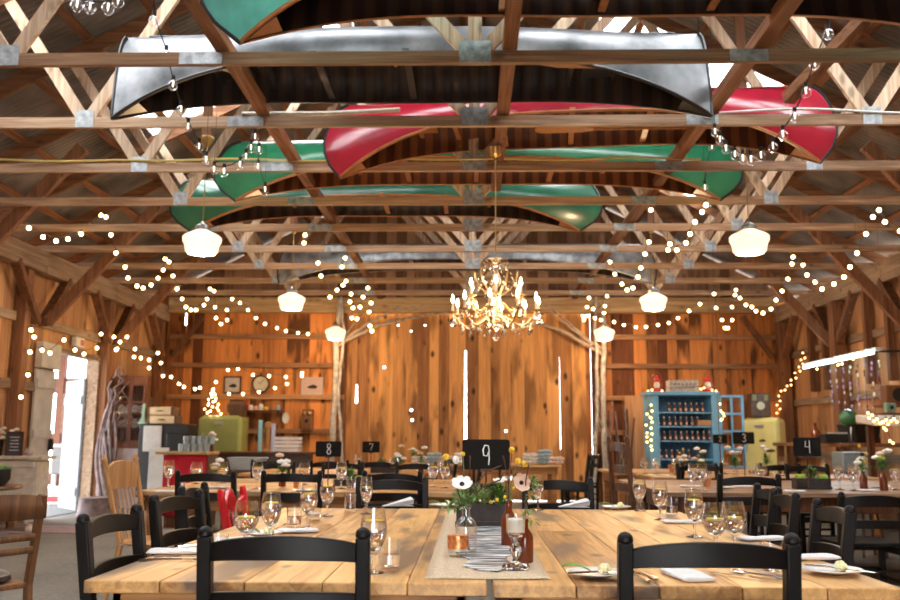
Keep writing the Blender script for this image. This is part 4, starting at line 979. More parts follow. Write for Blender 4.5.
mb = MB(); mb.prism([(q.x, q.y) for q in pp], .7655, .768, 'xy'); tag(mb.build('bark_mat', STRIPE), 'grey and white streaked birch bark sheet on the runner', 'bark')
def bottle(name, prof, mat, p, label, cat='bottle', n=18, thick=.0016):
    t = empty(name, p, 0, label, cat)
    if mat is AMBER or mat is GLASS: prof2 = prof + [(max(r - thick * 1.6, .0005), z + (.004 if i == len(prof) - 1 - 0 else 0)) for i, (r, z) in enumerate(prof)][::-1]
    pr = prof + [(max(r - .002, 0), max(z, prof[0][1] + .005)) for r, z in prof[::-1]]
    MB().lathe(pr, n=n).build('body', mat, t); return t
amb = [(0, 0), (.026, 0), (.028, .004), (.028, .09), (.024, .105), (.012, .125), (.011, .15), (.013, .152), (.013, .16), (.0105, .16)]
q1 = onT(509, 546, .764); q2 = onT(525, 562, .764)
b1 = bottle('amber_bottle', amb, AMBERD, q1, 'brown glass bottle behind the candlestick'); b2 = bottle('amber_bottle', [(r * .95, z * .82) for r, z in amb], AMBERD, q2, 'smaller brown bottle right of the candlestick')
clr = [(0, 0), (.034, 0), (.037, .005), (.037, .085), (.034, .1), (.014, .122), (.013, .145), (.019, .15), (.017, .15)]
q3 = onT(466, 553, .764); b3 = bottle('vase_bottle', clr, GLASS, q3, 'clear bottle vase holding the white anemone', 'vase')
MB().tube([(0.002, 0, .01), (.0, 0, .1), (.004, 0, .24)], .0022, 6).build('stem', STEMG, b3); MB().tube([(.01, .004, .01), (-.002, 0, .14), (.012, 0, .19), (.07, 0, .27), (.12, .0, .29)], .0022, 6).build('stem', STEMB, b3)
def anemone(parent, c, r, mat=PETAL, centre=True, face=(0, -.6, .8)):
    f = Vector(face).normalized(); Q = f.to_track_quat('Z', 'Y').to_matrix(); mb = MB()
    for k in range(7):
        a = 2 * PI * k / 7; dr = Vector((math.cos(a), math.sin(a), 0)); sd = Vector((-math.sin(a), math.cos(a), 0))
        def fn(u, v): q = dr * (r * u) + sd * ((v - .5) * r * 1.05 * math.sin(PI * (.12 + .76 * u))) + Vector((0, 0, r * (.35 * u * u + .04 * (k % 2)))); return tuple(Q @ q + Vector(c))
        mb.grid(fn, 5, 4)
    mb.build('bloom', mat, parent)
    if centre: MB().ball(c + f * r * .12, r * .24, 8).build('flower_centre', plain('flower_centre', (.03, .012, .02), .8), parent)
def rel(t, px, py, Y): return at(px, py, Y=Y) - Vector(t.location)
anemone(b3, rel(b3, 462, 485, q3.y - .01), .036)
MB().ball(rel(b3, 456, 460, q3.y), .012, 8, 0, (1, 1, 1.2)).build('bloom', PETAL, b3)
for k, (px, py) in enumerate(((452, 502), (460, 498), (470, 500), (456, 508), (476, 496), (448, 505), (466, 506))):
    c = rel(b3, px, py, q3.y + R.uniform(-.02, .02)); mb = MB()
    for i in range(9): mb.leaf(c, (R.uniform(-1, 1), R.uniform(-1, 1), R.uniform(-.4, .8)), .035, .014)
    mb.build('leaf_spray', LEAF_P if k % 2 else LEAF, b3)
def yellow_ball(parent, px, py, Y, r=.012):
    c = rel(parent, px, py, Y); MB().ball(c, r, 10).build('yellow_bloom', YELF, parent); return c
c = yellow_ball(b3, 446, 457, q3.y); MB().tube([(0, 0, .12), c * .55 + Vector((0, 0, .06)), c], .0018, 5).build('stem', STEMB, b3)
c = yellow_ball(b3, 463, 454, q3.y + .1, .008); MB().tube([(0, 0, .12), c], .0015, 5).build('stem', STEMG, b3)
for k, (px, py) in enumerate(((512, 450), (518, 461), (524, 464))):
    c = yellow_ball(b1, px, py, q1.y + .0, .012); MB().tube([(0, 0, .12), (.004 * k, 0, .2), c], .0016, 5).build('stem', STEMG if k else STEMB, b1)
MB().tube([(0, 0, .1), (0, 0, .2), (-.003, 0, .262), (.004, 0, .277), (.012, 0, .27), (.01, 0, .255)], .003, 6).build('fern_curl', STEMB, b1)
MB().tube([(0, 0, .1), (0.005, 0, .25), (.015, 0, .3)], .002, 6).build('stem', STEMB, b2)
for bb, pts in ((b1, ((527, 487), (533, 482), (530, 495))), (b2, ((534, 480), (528, 510), (532, 520)))):
    for px, py in pts:
        c = rel(bb, px, py, bb.location.y + .02); mb = MB()
        for i in range(12): mb.leaf(c, (R.uniform(-1, 1), R.uniform(-1, 1), R.uniform(-.8, .6)), .035, .011)
        mb.build('leaf_spray', LEAF if py < 500 else LEAF_P, bb)
anemone(b2, rel(b2, 521, 483, q2.y), .03, PINKP, True, (.3, -.8, .3))
v = VOT.put(onT(458, 556, .764), 0, 'clear votive with a copper band in front of the bottle vase'); v.scale = (.9, .9, 1.15)
for k in kids(v):
    if k.name.startswith('wax'): k.hide_render = False
MB().lathe([(.0385, .022), (.0388, .058)], n=24).build('copper_band', COPPER, v, solid=.0012)
# crystal candlestick
q = onT(516, 569, .764); cs = empty('candlestick', q, 0, 'crystal candlestick with a short white candle on the runner', 'candlestick')
MB().lathe([(0, 0), (.037, 0), (.04, .004), (.03, .012), (.014, .018), (.008, .03), (.014, .042), (.02, .055), (.012, .068), (.009, .075), (.016, .088), (.022, .096), (.024, .1), (0, .101)], n=16).build('stem', SOLIDG, cs)
MB().lathe([(0, .1012), (.024, .1015), (.027, .108), (.029, .157), (.0275, .157), (.0255, .109), (0, .104)], n=20).build('cup', GLASS, cs)
MB().lathe([(0, .1065), (.0235, .1066), (.0238, .142), (.02, .146), (0, .145)], n=20).build('candle', WAX, cs)
MB().tube([(0, 0, .144), (0, 0, .153)], .001, 5).build('wick', IRON, cs)
for i in range(6):
    a = i * PI / 3; MB().lathe([(0, .018), (.006, .01), (.008, .004), (0, .0005)], (.034 * math.cos(a), .034 * math.sin(a), 0), 6).build('glass_bead', SOLIDG, cs)

# planter boxes and chalkboard numbers
DIG = {'9': [[(.62, .62), (.5, .42), (.3, .45), (.25, .68), (.38, .9), (.58, .88), (.64, .65), (.62, .62), (.64, .3), (.6, .02)]],
       '8': [[(.5, .52), (.3, .66), (.32, .9), (.52, .95), (.7, .85), (.66, .65), (.36, .42), (.26, .2), (.42, .04), (.62, .06), (.74, .25), (.62, .44), (.5, .52)]],
       '7': [[(.15, .8), (.3, .9), (.8, .85), (.6, .5), (.42, .1)]],
       '2': [[(.2, .7), (.35, .92), (.62, .9), (.7, .68), (.5, .4), (.2, .08), (.8, .1)]],
       '3': [[(.22, .85), (.5, .95), (.74, .78), (.6, .58), (.42, .52), (.66, .46), (.78, .26), (.55, .06), (.22, .12)]],
       '4': [[(.3, .92), (.24, .5), (.7, .5)], [(.66, .95), (.66, .04)]]}
def sign(num, px, py, Y, w_, h_, label, foot, lean=.0, rz=0):
    """py: middle of the board; it stands on a stem rising from foot (the surface height)"""
    c = at(px, py, Y=Y); t = empty('table_sign', (c.x, c.y, foot), rz, label, 'sign', 'chalkboard table numbers'); z0 = c.z - foot - h_ / 2
    r = .012; mb = MB(); pl = []
    for cx_, cz_, a0 in ((w_ / 2 - r, h_ - r, 0), (-w_ / 2 + r, h_ - r, 90), (-w_ / 2 + r, r, 180), (w_ / 2 - r, r, 270)):
        for k in range(4): a = math.radians(a0 + 30 * k); pl.append((cx_ + r * math.cos(a), z0 + cz_ + r * math.sin(a)))
    mb.prism(pl, -.004, .004, 'xz'); mb.build('board', CHALK, t)
    mb = MB()
    for st in DIG[num]:
        s_ = h_ * .74; mb.tube([((x - .5) * s_ * .72 + w_ * .02, -.0055, z0 + h_ * .14 + z * s_) for x, z in st], .003 * w_ / .2, 5)
    mb.build('numeral', CHALKW, t)
    MB().beam((0, .012, 0), (0, .012, z0 + h_ * .6), .009, .007, (0, 1, 0)).build('stem', WALNUT, t)
    MB().box((0, .005, z0 - .002), (.05, .03, .012)).build('clip', WALNUT, t)
    return t
def planter(p, wd, dp, h, label, note, kinds=(LEAF_P, LEAF, LEAF_L), seed=1):
    r = random.Random(seed); t = empty('planter_box', p, 0, label, 'planter', 'dark wooden planter boxes'); DK = plain('black_stained_wood', (.03, .022, .02), .6, 0, .4, 20)
    mb = MB(); 
    for s in (-1, 1): mb.box((0, s * (dp / 2 - .006), h / 2), (wd, .012, h)); mb.box((s * (wd / 2 - .006), 0, h / 2), (.012, dp - .024, h))
    mb.box((0, 0, .01), (wd - .02, dp - .02, .012)); mb.box((0, -dp / 2 - .004, h * .12), (wd + .01, .01, h * .24)); mb.build('box', DK, t, bevel=.002)
    MB().box((0, 0, h * .8), (wd - .026, dp - .026, .02)).build('soil', plain('soil', (.03, .02, .012), .95, 0, .4, 60), t)
    n = max(3, int(wd / .07))
    for i in range(n):
        x = -wd / 2 + wd * (i + .5) / n; mb = MB(); k = kinds[i % len(kinds)]
        if k is LEAF_L:
            for q in range(5): mb.ball((x + r.uniform(-.02, .02), r.uniform(-.02, .02), h + .005), .028, 8)
        else:
            for q in range(260):
                a = r.uniform(0, 6.28); rr = r.uniform(0, 1) ** .5; c = Vector((x + .045 * rr * math.cos(a), .042 * rr * math.sin(a), h * .85 + r.uniform(.0, .115) * (1.1 - rr * .6)))
                mb.leaf(c, (math.cos(a) * .6, math.sin(a) * .6, r.uniform(.1, 1)), .034, .013)
        mb.build('herb_plant', k, t)
    return t
pp9 = onT(483, 527, .764)
pl9 = planter((pp9.x, pp9.y + .08, .764), .235, .13, .095, 'dark wooden planter of herbs behind the bottle vase', '', (LEAF_P, LEAF_P, LEAF), 4)
sgn = sign('9', 486, 454.5, 4.02, .215, .135, 'chalkboard with a white number 9 above the flowers', .845)
for px, py, dx in ((470, 458, 0), (506, 458, 1)):
    c = at(px, py, Y=3.75); o = Vector(pl9.location); MB().tube([c - o + Vector((0, 0, -.16)), c - o + Vector((.0, 0, -.05)), c - o + Vector((-.012 * dx, 0, .01))], [.0015, .0022, .005], 6).build('grass_ear', STEMB, pl9)
for px, py in ((499, 482), (508, 480)):
    anemone(pl9, rel(pl9, px, py, 3.74), .026, PETAL, False, (0, -.3, .9))
for px, py in ((497, 500), (505, 497), (491, 502), (513, 488)):
    MB().ball(rel(pl9, px, py, 3.73), .008, 6).build('yellow_bloom', YELF, pl9)
c0 = rel(pl9, 478, 515, 3.74); mb = MB(); mb.tube([rel(pl9, 470, 510, 3.7), rel(pl9, 474, 495, 3.7), rel(pl9, 484, 486, 3.7), rel(pl9, 500, 480, 3.7), rel(pl9, 503, 474, 3.7)], .0035, 6); mb.build('fern_curl', STEMB, pl9)
# ------------------------------------------------------------------ second and third rows: settings and flowers
def pz(px, py, z): return at(px, py, z=z)
sign('8', 328.5, 449, 7.25, .21, .125, 'chalkboard with a white number 8 on the left table', .762, 0, .05)
sign('7', 371, 447, 10.1, .20, .125, 'small slanted chalkboard with the number 7', .762, 0, -.05)
s4 = sign('4', 807, 447, 7.15, .215, .15, 'chalkboard with a white number 4 over the right planter', .762)
sign('3', 743.5, 438, 9.9, .235, .13, 'chalkboard with the number 3 in front of the yellow fridge', .762)
sign('2', 720, 439, 12.1, .19, .12, 'smallest chalkboard, number 2, before the blue cupboard door', .762)
planter((at(811, 480, Y=7.3).x, 7.3, .762), .27, .13, .085, 'dark planter of herbs and moss below the number 4', '', (LEAF_L, LEAF, LEAF_L), 8)
planter((at(380, 470, Y=10.2).x + .05, 10.3, .762), .32, .13, .08, 'dark planter of moss beside the number 7', '', (LEAF_L, LEAF_P), 9)
planter((at(335, 475, Y=7.4).x + .12, 7.42, .762), .25, .12, .05, 'low dark trough of greens under the number 8', '', (LEAF_L, LEAF), 10)
def posy(px, Y, z, label, vmat, n=6, h=.16, r0=.07, cols=(PETAL, PETAL, YELF, PINKP), seed=0, vh=.11):
    r = random.Random(seed + int(px)); p = Vector((at(px, 460, Y=Y).x, Y, z)); t = empty('flower_vase', p, 0, label, 'flowers', 'posies on the tables')
    MB().lathe([(0, 0), (.028, 0), (.03, .006), (.03, vh * .65), (.013, vh * .85), (.014, vh), (.011, vh), (.011, vh * .85), (.027, vh * .6), (.027, .01), (0, .01)], n=14).build('vase', vmat, t)
    st = MB(); lf = MB()
    for i in range(n):
        a = 6.28 * i / n + r.uniform(-.3, .3); rr = r0 * r.uniform(.3, 1); c = Vector((rr * math.cos(a), rr * math.sin(a), vh + h * r.uniform(.25, 1)))
        MB().tube([(0, 0, vh * .5), (0, 0, vh), c], .0018, 5).build('stem', STEMG, t)
        m_ = cols[i % len(cols)]
        if m_ is YELF: MB().ball(c, .014, 8).build('bloom', YELF, t)
        else:
            b = MB()
            for k in range(6): 
                q = 2 * PI * k / 6; b.ball(c + Vector((.02 * math.cos(q), .02 * math.sin(q), .002)), .017, 6, 0, (1, 1, .85))
            b.ball(c + Vector((0, 0, .009)), .015, 6); b.build('bloom', m_, t)
        for k in range(14): lf.leaf((0, 0, vh + h * .3 * r.random()), (r.uniform(-1, 1), r.uniform(-1, 1), r.uniform(-.1, 1)), r.uniform(.05, .09), .018)
    lf.build('leaf_spray', LEAF, t); return t
posy(283, 7.2, .762, 'posy of white and yellow flowers left of the number 8', AMBERD, 6, .14)
posy(216, 7.3, .762, 'small posy on the number 8 table nearest the red counter', GLASS, 4, .12, .04)
posy(399, 10.4, .762, 'white and yellow posy right of the number 7', GLASS, 7, .2)
posy(421, 9.95, .762, 'amber bottle with a drooping bloom near the right end of the number 7 table', AMBERD, 3, .2, .05)
posy(413, 14.2, .762, 'faint white posy on the blanket table', GLASS, 5, .16)
posy(735, 9.75, .762, 'white posy in front of the yellow fridge', GLASS, 9, .22, .11, (PETAL, PETAL, PETAL, YELF))
posy(700, 9.85, .762, 'white and yellow posy in the middle of the blue cupboard', GLASS, 7, .2, .09)
posy(682, 10.2, .762, 'blush and white posy at the left of the blue cupboard front', AMBERD, 6, .18, .08, (PINKP, PETAL, YELF))
posy(766, 9.9, .762, 'budding twigs in a vase before the yellow fridge', AMBERD, 5, .32, .08, (STEMB, PETAL))
posy(882, 7.1, .762, 'large white blooms in a dark bottle at the right', AMBERD, 5, .16, .06, (PETAL, PINKP, PETAL, LEAF_L), vh=.16)
posy(862, 7.3, .762, 'dark bottle with yellow buttons right of the number 4', AMBERD, 4, .22, .09, (YELF, YELF, PETAL, YELF), vh=.14)
rows = [('G', 168, 487, 'leftmost tumbler on the number 8 table'), ('T', 180, 490, 'second tumbler on the number 8 table'), ('W', 196, 484, 'wide glass behind the left chair of the number 8 table'), ('G', 257, 489, 'stemmed water glass between the two near chairs of the number 8 table'),
        ('W', 222, 483, 'glass on the far part of the number 8 table, left'), ('G', 341, 489, 'water glass right of the number 8'), ('T', 351, 490, 'tumbler right of the number 8 water glass'), ('G', 433, 487, 'left glass of the pair near the end of the number 8 table'), ('G', 445, 488, 'right glass of the pair near the end of the number 8 table'),
        ('W', 304, 485, 'glass left of the number 8 planter'), ('W', 394, 475, 'glass right of the number 7 planter'), ('G', 358, 473, 'glass left of the number 7 planter'),
        ('G', 703, 491, 'tall glass at the left end of the number 4 table'), ('G', 694, 490, 'second glass at the left end of the number 4 table'), ('W', 762, 484, 'glass left of the number 4 planter'), ('T', 775, 484, 'tumbler left of the number 4 planter'), ('FL', 783, 476, 'slender glass before the yellow fridge side'),
        ('G', 840, 490, 'glass right of the number 4 planter'), ('G', 854, 491, 'second glass right of the number 4 planter'), ('G', 896, 490, 'glass at the right frame edge'), ('W', 676, 475, 'far glass before the blue cupboard'), ('W', 656, 474, 'far glass left of the blue cupboard'), ('W', 645, 474, 'farther glass beside the tall dark chair'),
        ('W', 725, 474, 'far glass before the open cupboard door'), ('T', 709, 475, 'far tumbler before the blue cupboard'), ('W', 826, 477, 'glass on the darker far right table'), ('T', 752, 475, 'far tumbler under the number 3')]
for kd, px, py, lab in rows:
    z = .7615; p = at(px, py, z=z)
    K = {'G': GOB, 'W': WGOB, 'T': TUM, 'FL': FLU}[kd]; K.put(p, 0, lab, 'glasses on the rear tables', 1.12)
for px, py, w_, lab in ((167, 492, .15, 'napkin at the left end of the number 8 table'), (238, 491, .16, 'napkin right of the left chair on the number 8 table'), (312, 491, .15, 'napkin seen through the chair below number 8'), (216, 488, .15, 'napkin behind the left chair of the number 8 table'), (690, 487, .17, 'napkin at the left of the number 4 table'),
                        (742, 487, .16, 'napkin seen through the chair on the right table'), (795, 492, .15, 'napkin just left of the low flat chair'), (868, 491, .15, 'napkin right of the low flat chair'), (660, 476, .2, 'napkin on the far table left of the cupboard'), (622, 470.5, .2, 'napkin on the table end left of the tall dark chair')):
    o = napkin(at(px, py, z=.762), R.uniform(-.2, .2), w_, .09, lab)
for px, py, lab in ((303, 492, 'plate on the near edge of the number 8 table'), (226, 489, 'plate behind the left chair on the number 8 table'), (725, 489, 'plate on the left half of the number 4 table'), (880, 488, 'plate on the right part of the number 4 table')):
    PL.put(at(px, py, z=.762), 0, lab, 'side plates')
def pot(p, label, mat, s=1):
    t = empty('flower_pot', p, 0, label, 'pot'); MB().lathe([(0, 0), (.03 * s, 0), (.04 * s, .07 * s), (.044 * s, .07 * s), (.044 * s, .085 * s), (.036 * s, .085 * s), (.034 * s, .06 * s), (0, .06 * s)], n=16).build('body', mat, t); return t
TERRA = plain('terracotta', (.62, .24, .09), .8, 0, .15, 20)
pot(at(707, 487, z=.762), 'small terracotta pot on the number 4 table', TERRA, .9); pot(at(672, 472, z=.762), 'small terracotta pot on the far table by the cupboard', TERRA, 1); pot(at(296, 488, z=.762), 'small orange pot on the number 8 table', TERRA, .6)

# folded blankets and hats on the far table
BLK_ = [plain('blanket_a', (.62, .6, .58), .9, 0, .3, 30), plain('blanket_b', (.35, .45, .5), .9, 0, .3, 30), plain('blanket_c', (.66, .5, .4), .9, 0, .3, 30), LINEN]
labs = ['pale folded blanket at the left of the far table', 'blue-grey folded blanket left of the number 9', 'blush folded blanket on the far table', 'white folded blanket leaning on the pile', 'pale rumpled blanket right of the number 9', 'blue-grey blanket pile right of the number 9', 'blush blanket at the very right of the far table']
for i, (px, n) in enumerate(((419, 2), (433, 3), (447, 2), (460, 3), (529, 3), (543, 4), (556, 2))):
    p = at(px, 460, Y=14.25 + .24 * (i % 2)); p.z = .762; mb = MB()
    for k in range(n):
        mb.grid(lambda u, v: ((u - .5) * .23 + .01 * k, .1 * math.copysign(abs(math.cos(2 * PI * v)) ** .5, math.cos(2 * PI * v)), .035 + .07 * k * .8 + .032 * math.copysign(abs(math.sin(2 * PI * v)) ** .6, math.sin(2 * PI * v)) * (1 - .5 * abs(2 * u - 1) ** 6) + .006 * math.sin(9 * u + k)), 8, 16)
    o = mb.build('blanket', BLK_[i % 4]); o.location = p; tag(o, labs[i], 'blanket', 'blankets on the far table')

# ------------------------------------------------------------------ birch trunks with arching branches
def branchy(pts, r0, r1, n=7, wob=.03):
    P_ = [Vector(p) for p in pts]; out = []
    for a, b in zip(P_, P_[1:]):
        for k in range(n): out.append(a.lerp(b, k / n) + Vector((R.uniform(-wob, wob), R.uniform(-wob, wob) * .5, 0)))
    out.append(P_[-1]); rs = [r0 + (r1 - r0) * i / (len(out) - 1) for i in range(len(out))]; return out, rs
def birch(name, label, trunks, limbs, Y):
    t = empty(name, (at(trunks[0][0][0][0], 470, Y=Y).x, Y, 0), 0, label, 'tree'); o = Vector(t.location)
    for pts, r0, r1 in trunks:
        W = [at(px, py, Y=Y) - o for px, py in pts]; W[0].z = 0; q, rs = branchy(W, r0, r1, 5, .012); MB().tube(q, rs, 10).build('trunk', BIRCH, t)
    for pts, r0, r1 in limbs:
        W = [at(px, py, Y=Y + .1) - o for px, py in pts]; q, rs = branchy(W, r0, r1, 4, .02); MB().tube(q, rs, 6).build('branch', TWIG, t)
TWIG = plain('pale_twig', (.42, .33, .26), .8, 0, .35, 14)
birch('birch_trunk', 'white birch trunk left of the plank doors with branches arching over', [([(329, 475), (332, 440), (336, 380), (336, 345), (340, 300)], .062, .05), ([(343, 475), (341, 430), (338, 400), (341, 365), (344, 335), (341, 297)], .032, .022)],
      [([(334, 349), (345, 340), (358, 335), (380, 325), (410, 318), (440, 313), (470, 311)], .045, .02), ([(336, 346), (350, 335), (370, 322), (385, 314), (400, 305)], .03, .012), ([(346, 341), (365, 331), (395, 318), (425, 304)], .02, .01), ([(352, 334), (375, 321), (390, 312), (415, 306)], .02, .008), ([(338, 344), (352, 326), (365, 314), (378, 306)], .02, .008)], 16.4)
birch('birch_trunk', 'white birch trunk right of the plank doors with branches arching over', [([(606, 475), (604, 440), (603, 380), (604, 340), (603, 300)], .055, .04), ([(594, 475), (596, 440), (597, 400), (597, 360), (595, 330), (596, 297)], .036, .024)],
      [([(605, 355), (592, 348), (575, 338), (560, 330), (540, 324), (520, 321)], .04, .02), ([(605, 350), (585, 338), (566, 324), (550, 312)], .04, .014), ([(592, 345), (578, 330), (560, 315), (545, 303)], .02, .01), ([(597, 420), (603, 436), (612, 446), (622, 452), (624, 470)], .028, .02), ([(600, 455), (590, 462), (585, 475)], .03, .02)], 16.4)

# ------------------------------------------------------------------ along the back wall, left
def P2(px, py, Y): return at(px, py, Y=Y)
def cab_thing(name, label, cat, x0, x1, y0, y1, z1, mat, bev=.01, z0=0):
    t = empty(name, ((x0 + x1) / 2, (y0 + y1) / 2, z0), 0, label, cat); MB().box((0, 0, (z1 - z0) / 2), (x1 - x0, y1 - y0, z1 - z0)).build('body', mat, t, bevel=bev); return t
AVO = plain('avocado_enamel', (.36, .42, .15), .2, 0, .08, 5, 0, .6, .4); YEL = plain('yellow_enamel', (.9, .75, .27), .22, 0, .06, 5, 0, .6, .4); YELS = plain('amber_enamel', (.62, .33, .06), .3)
def fridge(label, pxa, pxb, Y, top, mat, sidepx=None):
    a, b = P2(pxa, top, Y), P2(pxb, top, Y); t = empty('fridge', ((a.x + b.x) / 2, Y + .33, 0), 0, label, 'fridge'); w_ = b.x - a.x; z = a.z
    MB().box((0, .0, z / 2 + .03), (w_, .62, z - .06)).build('body', mat, t, bevel=.09)
    MB().box((0, -.33, z / 2 + .08), (w_ - .04, .05, z - .26)).build('door', mat, t, bevel=.06)
    MB().beam((-w_ * .36, -.38, z * .62), (-w_ * .36, -.38, z * .8), .03, .02, (0, 1, 0)).build('handle', STEEL, t, bevel=.006)
    MB().box((0, -.362, z * .9), (.16, .012, .05)).build('badge', STEEL, t, bevel=.005)
    for s in (-1, 1): MB().box((s * (w_ / 2 - .08), -.2, .025), (.06, .06, .05)).build('foot', IRON, t)
    return t, z
fg, zf = fridge('avocado green rounded fridge on the left by the back wall', 198, 241, 15.9, 415, AVO)
fy, zy = fridge('butter yellow old fridge right of the blue cupboard', 754, 790, 15.3, 417, YEL)
fy.rotation_euler.z = math.radians(-32); fy.location.x += .0; fy.location.y += .1
# lit wire cone tree
t = empty('lighted_tree', (P2(212, 415, 16.2).x, 16.2, zf), 0, 'little cone tree of warm lights on the green fridge', 'decoration'); mb = MB()
for i in range(8): a = i * PI / 4; mb.tube([(.17 * math.cos(a), .17 * math.sin(a), 0), (0, 0, .5)], .004, 4)
mb.build('wire_frame', IRON, t)
for i in range(22):
    u = (i + .5) / 22; a = i * 2.4; b = MB().ball((0, 0, 0), .019, 6) if i == 0 else None
    if i == 0: b0 = b.build('bulb', BULB, t); q = b0
    else: q = b0.copy(); C.objects.link(q)
    q.location = (.17 * (1 - u) * math.cos(a), .17 * (1 - u) * math.sin(a), .02 + .48 * u)
WICK = plain('brown_wicker', (.12, .06, .035), .8, 0, .5, 60, .5)
q = P2(223, 412, 16.3); tag(MB().lathe([(0, 0), (.12, 0), (.18, .08), (.19, .2), (.13, .27), (.15, .29), (.12, .27), (.17, .19), (.16, .08), (0, .02)], (0, 0, 0), 18).build('wicker_basket', WICK, None, (q.x + .26, 16.3, zf)), 'round brown wicker basket behind the light tree on the green fridge', 'basket')
def frame(px, py, w_, h_, Y, label, fm, pm_, art=True, rz=0):
    c = P2(px, py, Y); t = empty('picture_frame', c, rz, label, 'picture'); mb = MB(); f = .03
    for s in (-1, 1): mb.box((s * (w_ / 2 - f / 2), 0, 0), (f, .03, h_)); mb.box((0, 0, s * (h_ / 2 - f / 2)), (w_ - 2 * f, .03, f))
    mb.build('frame', fm, t, bevel=.003); MB().box((0, .006, 0), (w_ - 2 * f, .01, h_ - 2 * f)).build('picture', pm_, t)
    if art: MB().prism([(-w_ * .25, -.02), (w_ * .05, .03), (w_ * .25, .0), (w_ * .2, -.05), (-w_ * .1, -.05)], -.003, -.001, 'xz').build('mark', IRON, t)
    return t
PAPER = plain('faded_print', (.55, .50, .48), .6, 0, .12, 12)
yw = YB - .03
frame(232.5, 385, .34, .34, yw, 'framed print with a dark shape over the green fridge', WALNUT, PAPER)
frame(312, 386, .42, .34, yw, 'pale pinkish framed print left of the birch trunk', PAPER, plain('pink_print', (.6, .42, .38), .6))
t = empty('wall_clock', P2(261, 384, yw), 0, 'round wall clock with an aged face between the strings', 'clock')
rx = Matrix.Rotation(math.radians(90), 3, 'X')
MB().lathe([(0, 0), (.17, 0), (.17, .04), (.15, .045), (.145, .02), (0, .02)], (0, 0, 0), 28, M=rx).build('rim', IRON, t); MB().lathe([(0, .021), (.145, .021), (0, .0215)], n=28, M=rx).build('face', plain('clock_face', (.66, .58, .42), .5), t)
MB().beam((0, -.026, 0), (.05, -.026, .08), .008, .003, (0, 1, 0)).build('hand', IRON, t); MB().beam((0, -.026, 0), (-.06, -.026, .03), .008, .003, (0, 1, 0)).build('hand', IRON, t); MB().tube([(0, -.02, .17), (0, -.02, .22)], .015, 6).build('hanging_ring', IRON, t)
t = empty('wall_plate', P2(286, 418, yw), 0, 'small oval white plate on the wall left of the telephone', 'plate'); M_ = Matrix.Diagonal((.8, 1, 1.25)) @ rx
MB().lathe([(0, 0), (.06, .005), (.085, .02), (.085, .026), (.06, .015), (0, .01)], n=24, M=M_).build('dish', PORC, t)
c = P2(308, 421, yw - .06); t = empty('wall_telephone', c, 0, 'old wooden wall telephone near the birch trunk', 'telephone')
MB().box((0, 0, 0), (.2, .14, .44)).build('case', OAK, t, bevel=.01); MB().box((0, -.09, -.15), (.18, .08, .02)).build('writing_shelf', OAK, t)
for s in (-1, 1): MB().lathe([(0, .05), (.03, .045), (.042, .02), (.045, 0), (0, 0)], (s * .045, -.07, .15), 12, M=rx).build('bell', BRASS, t)
MB().lathe([(0, 0), (.02, 0), (.02, .05), (.035, .09), (.03, .09), (0, .05)], (0, -.07, .0), 12, M=rx).build('mouthpiece', IRON, t)
def shelf(px0, px1, py, Y, d, label, mat=WALNUT):
    a, b = P2(px0, py, Y), P2(px1, py, Y); t = empty('wall_shelf', ((a.x + b.x) / 2, YB - .07 - d / 2, a.z), 0, label, 'shelf'); MB().box((0, 0, 0), (b.x - a.x, d, .03)).build('board', mat, t)
    for s in (-.4, .4): MB().box((s * (b.x - a.x), d * .2, -.06), (.03, d * .5, .1)).build('bracket', mat, t)
    return a.z + .015
zs = shelf(243, 281, 411, 16.6, .3, 'dark wall shelf with jars right of the green fridge')
cols = [plain('jar_red', (.6, .06, .04), .3), PORC, plain('jar_pink', (.7, .4, .38), .4), PORC, plain('jar_gold', (.7, .5, .1), .4), plain('jar_blue', (.3, .4, .5), .4)]
for i, px in enumerate((246, 250, 255, 260, 265, 277)):
    h = (.14, .1, .08, .12, .07, .1)[i]; o = MB().lathe([(0, 0), (.045, 0), (.05, .01), (.05, h * .75), (.035, h * .88), (.035, h), (0, h)], n=14).build('jar', cols[i]); o.location = (P2(px, 411, 16.6).x, 16.65, zs); tag(o, ('red', 'small white', 'pink', 'taller white', 'gold', 'grey-blue')[i] + ' jar on the dark wall shelf', 'jar', 'jars on the dark wall shelf')
# long dark counter with a crate, cup stacks and lamp
def counter(name, label, x0, x1, y0, y1, h, top, body):
    t = empty(name, ((x0 + x1) / 2, (y0 + y1) / 2, 0), 0, label, 'counter'); W, D = x1 - x0, y1 - y0
    MB().box((0, 0, h - .02), (W, D, .04)).build('top', top, t, bevel=.005); MB().box((0, .02, (h - .04) / 2), (W - .08, D - .08, h - .04)).build('body', body, t, bevel=.005)
    for i in range(3): MB().box((-W / 2 + W * (i + .5) / 3, -D / 2 + .045, h * .48), (W / 3 - .06, .02, h * .7)).build('door', body, t, bevel=.004)
    return t
xa, xb = P2(203, 452, 15.0).x, P2(310, 452, 15.0).x
zc = P2(260, 452, 15.0).z
counter('sideboard', 'long dark sideboard in front of the green fridge', xa, xb, 15.0, 15.55, zc, WALNUT, plain('dark_cabinet', (.05, .035, .03), .5))
t = empty('crate', (P2(288, 445, 15.3).x, 15.3, zc), 0, 'white slatted crate on the dark sideboard', 'crate'); mb = MB()
for k in range(4): 
    for s in (-1, 1): mb.box((0, s * .13, .035 + .065 * k), (.44, .014, .05)); mb.box((s * .213, 0, .035 + .065 * k), (.014, .25, .05))
mb.build('slats', WHITE, t); MB().box((0, 0, .012), (.41, .24, .012)).build('bottom', WHITE, t)
CUPB = glass('blue_plastic', (.55, .85, .95), 1.2, .25); CUPL = plain('lavender_plastic', (.6, .62, .8), .3)
CUPC = plain('cyan_plastic', (.35, .72, .8), .25)
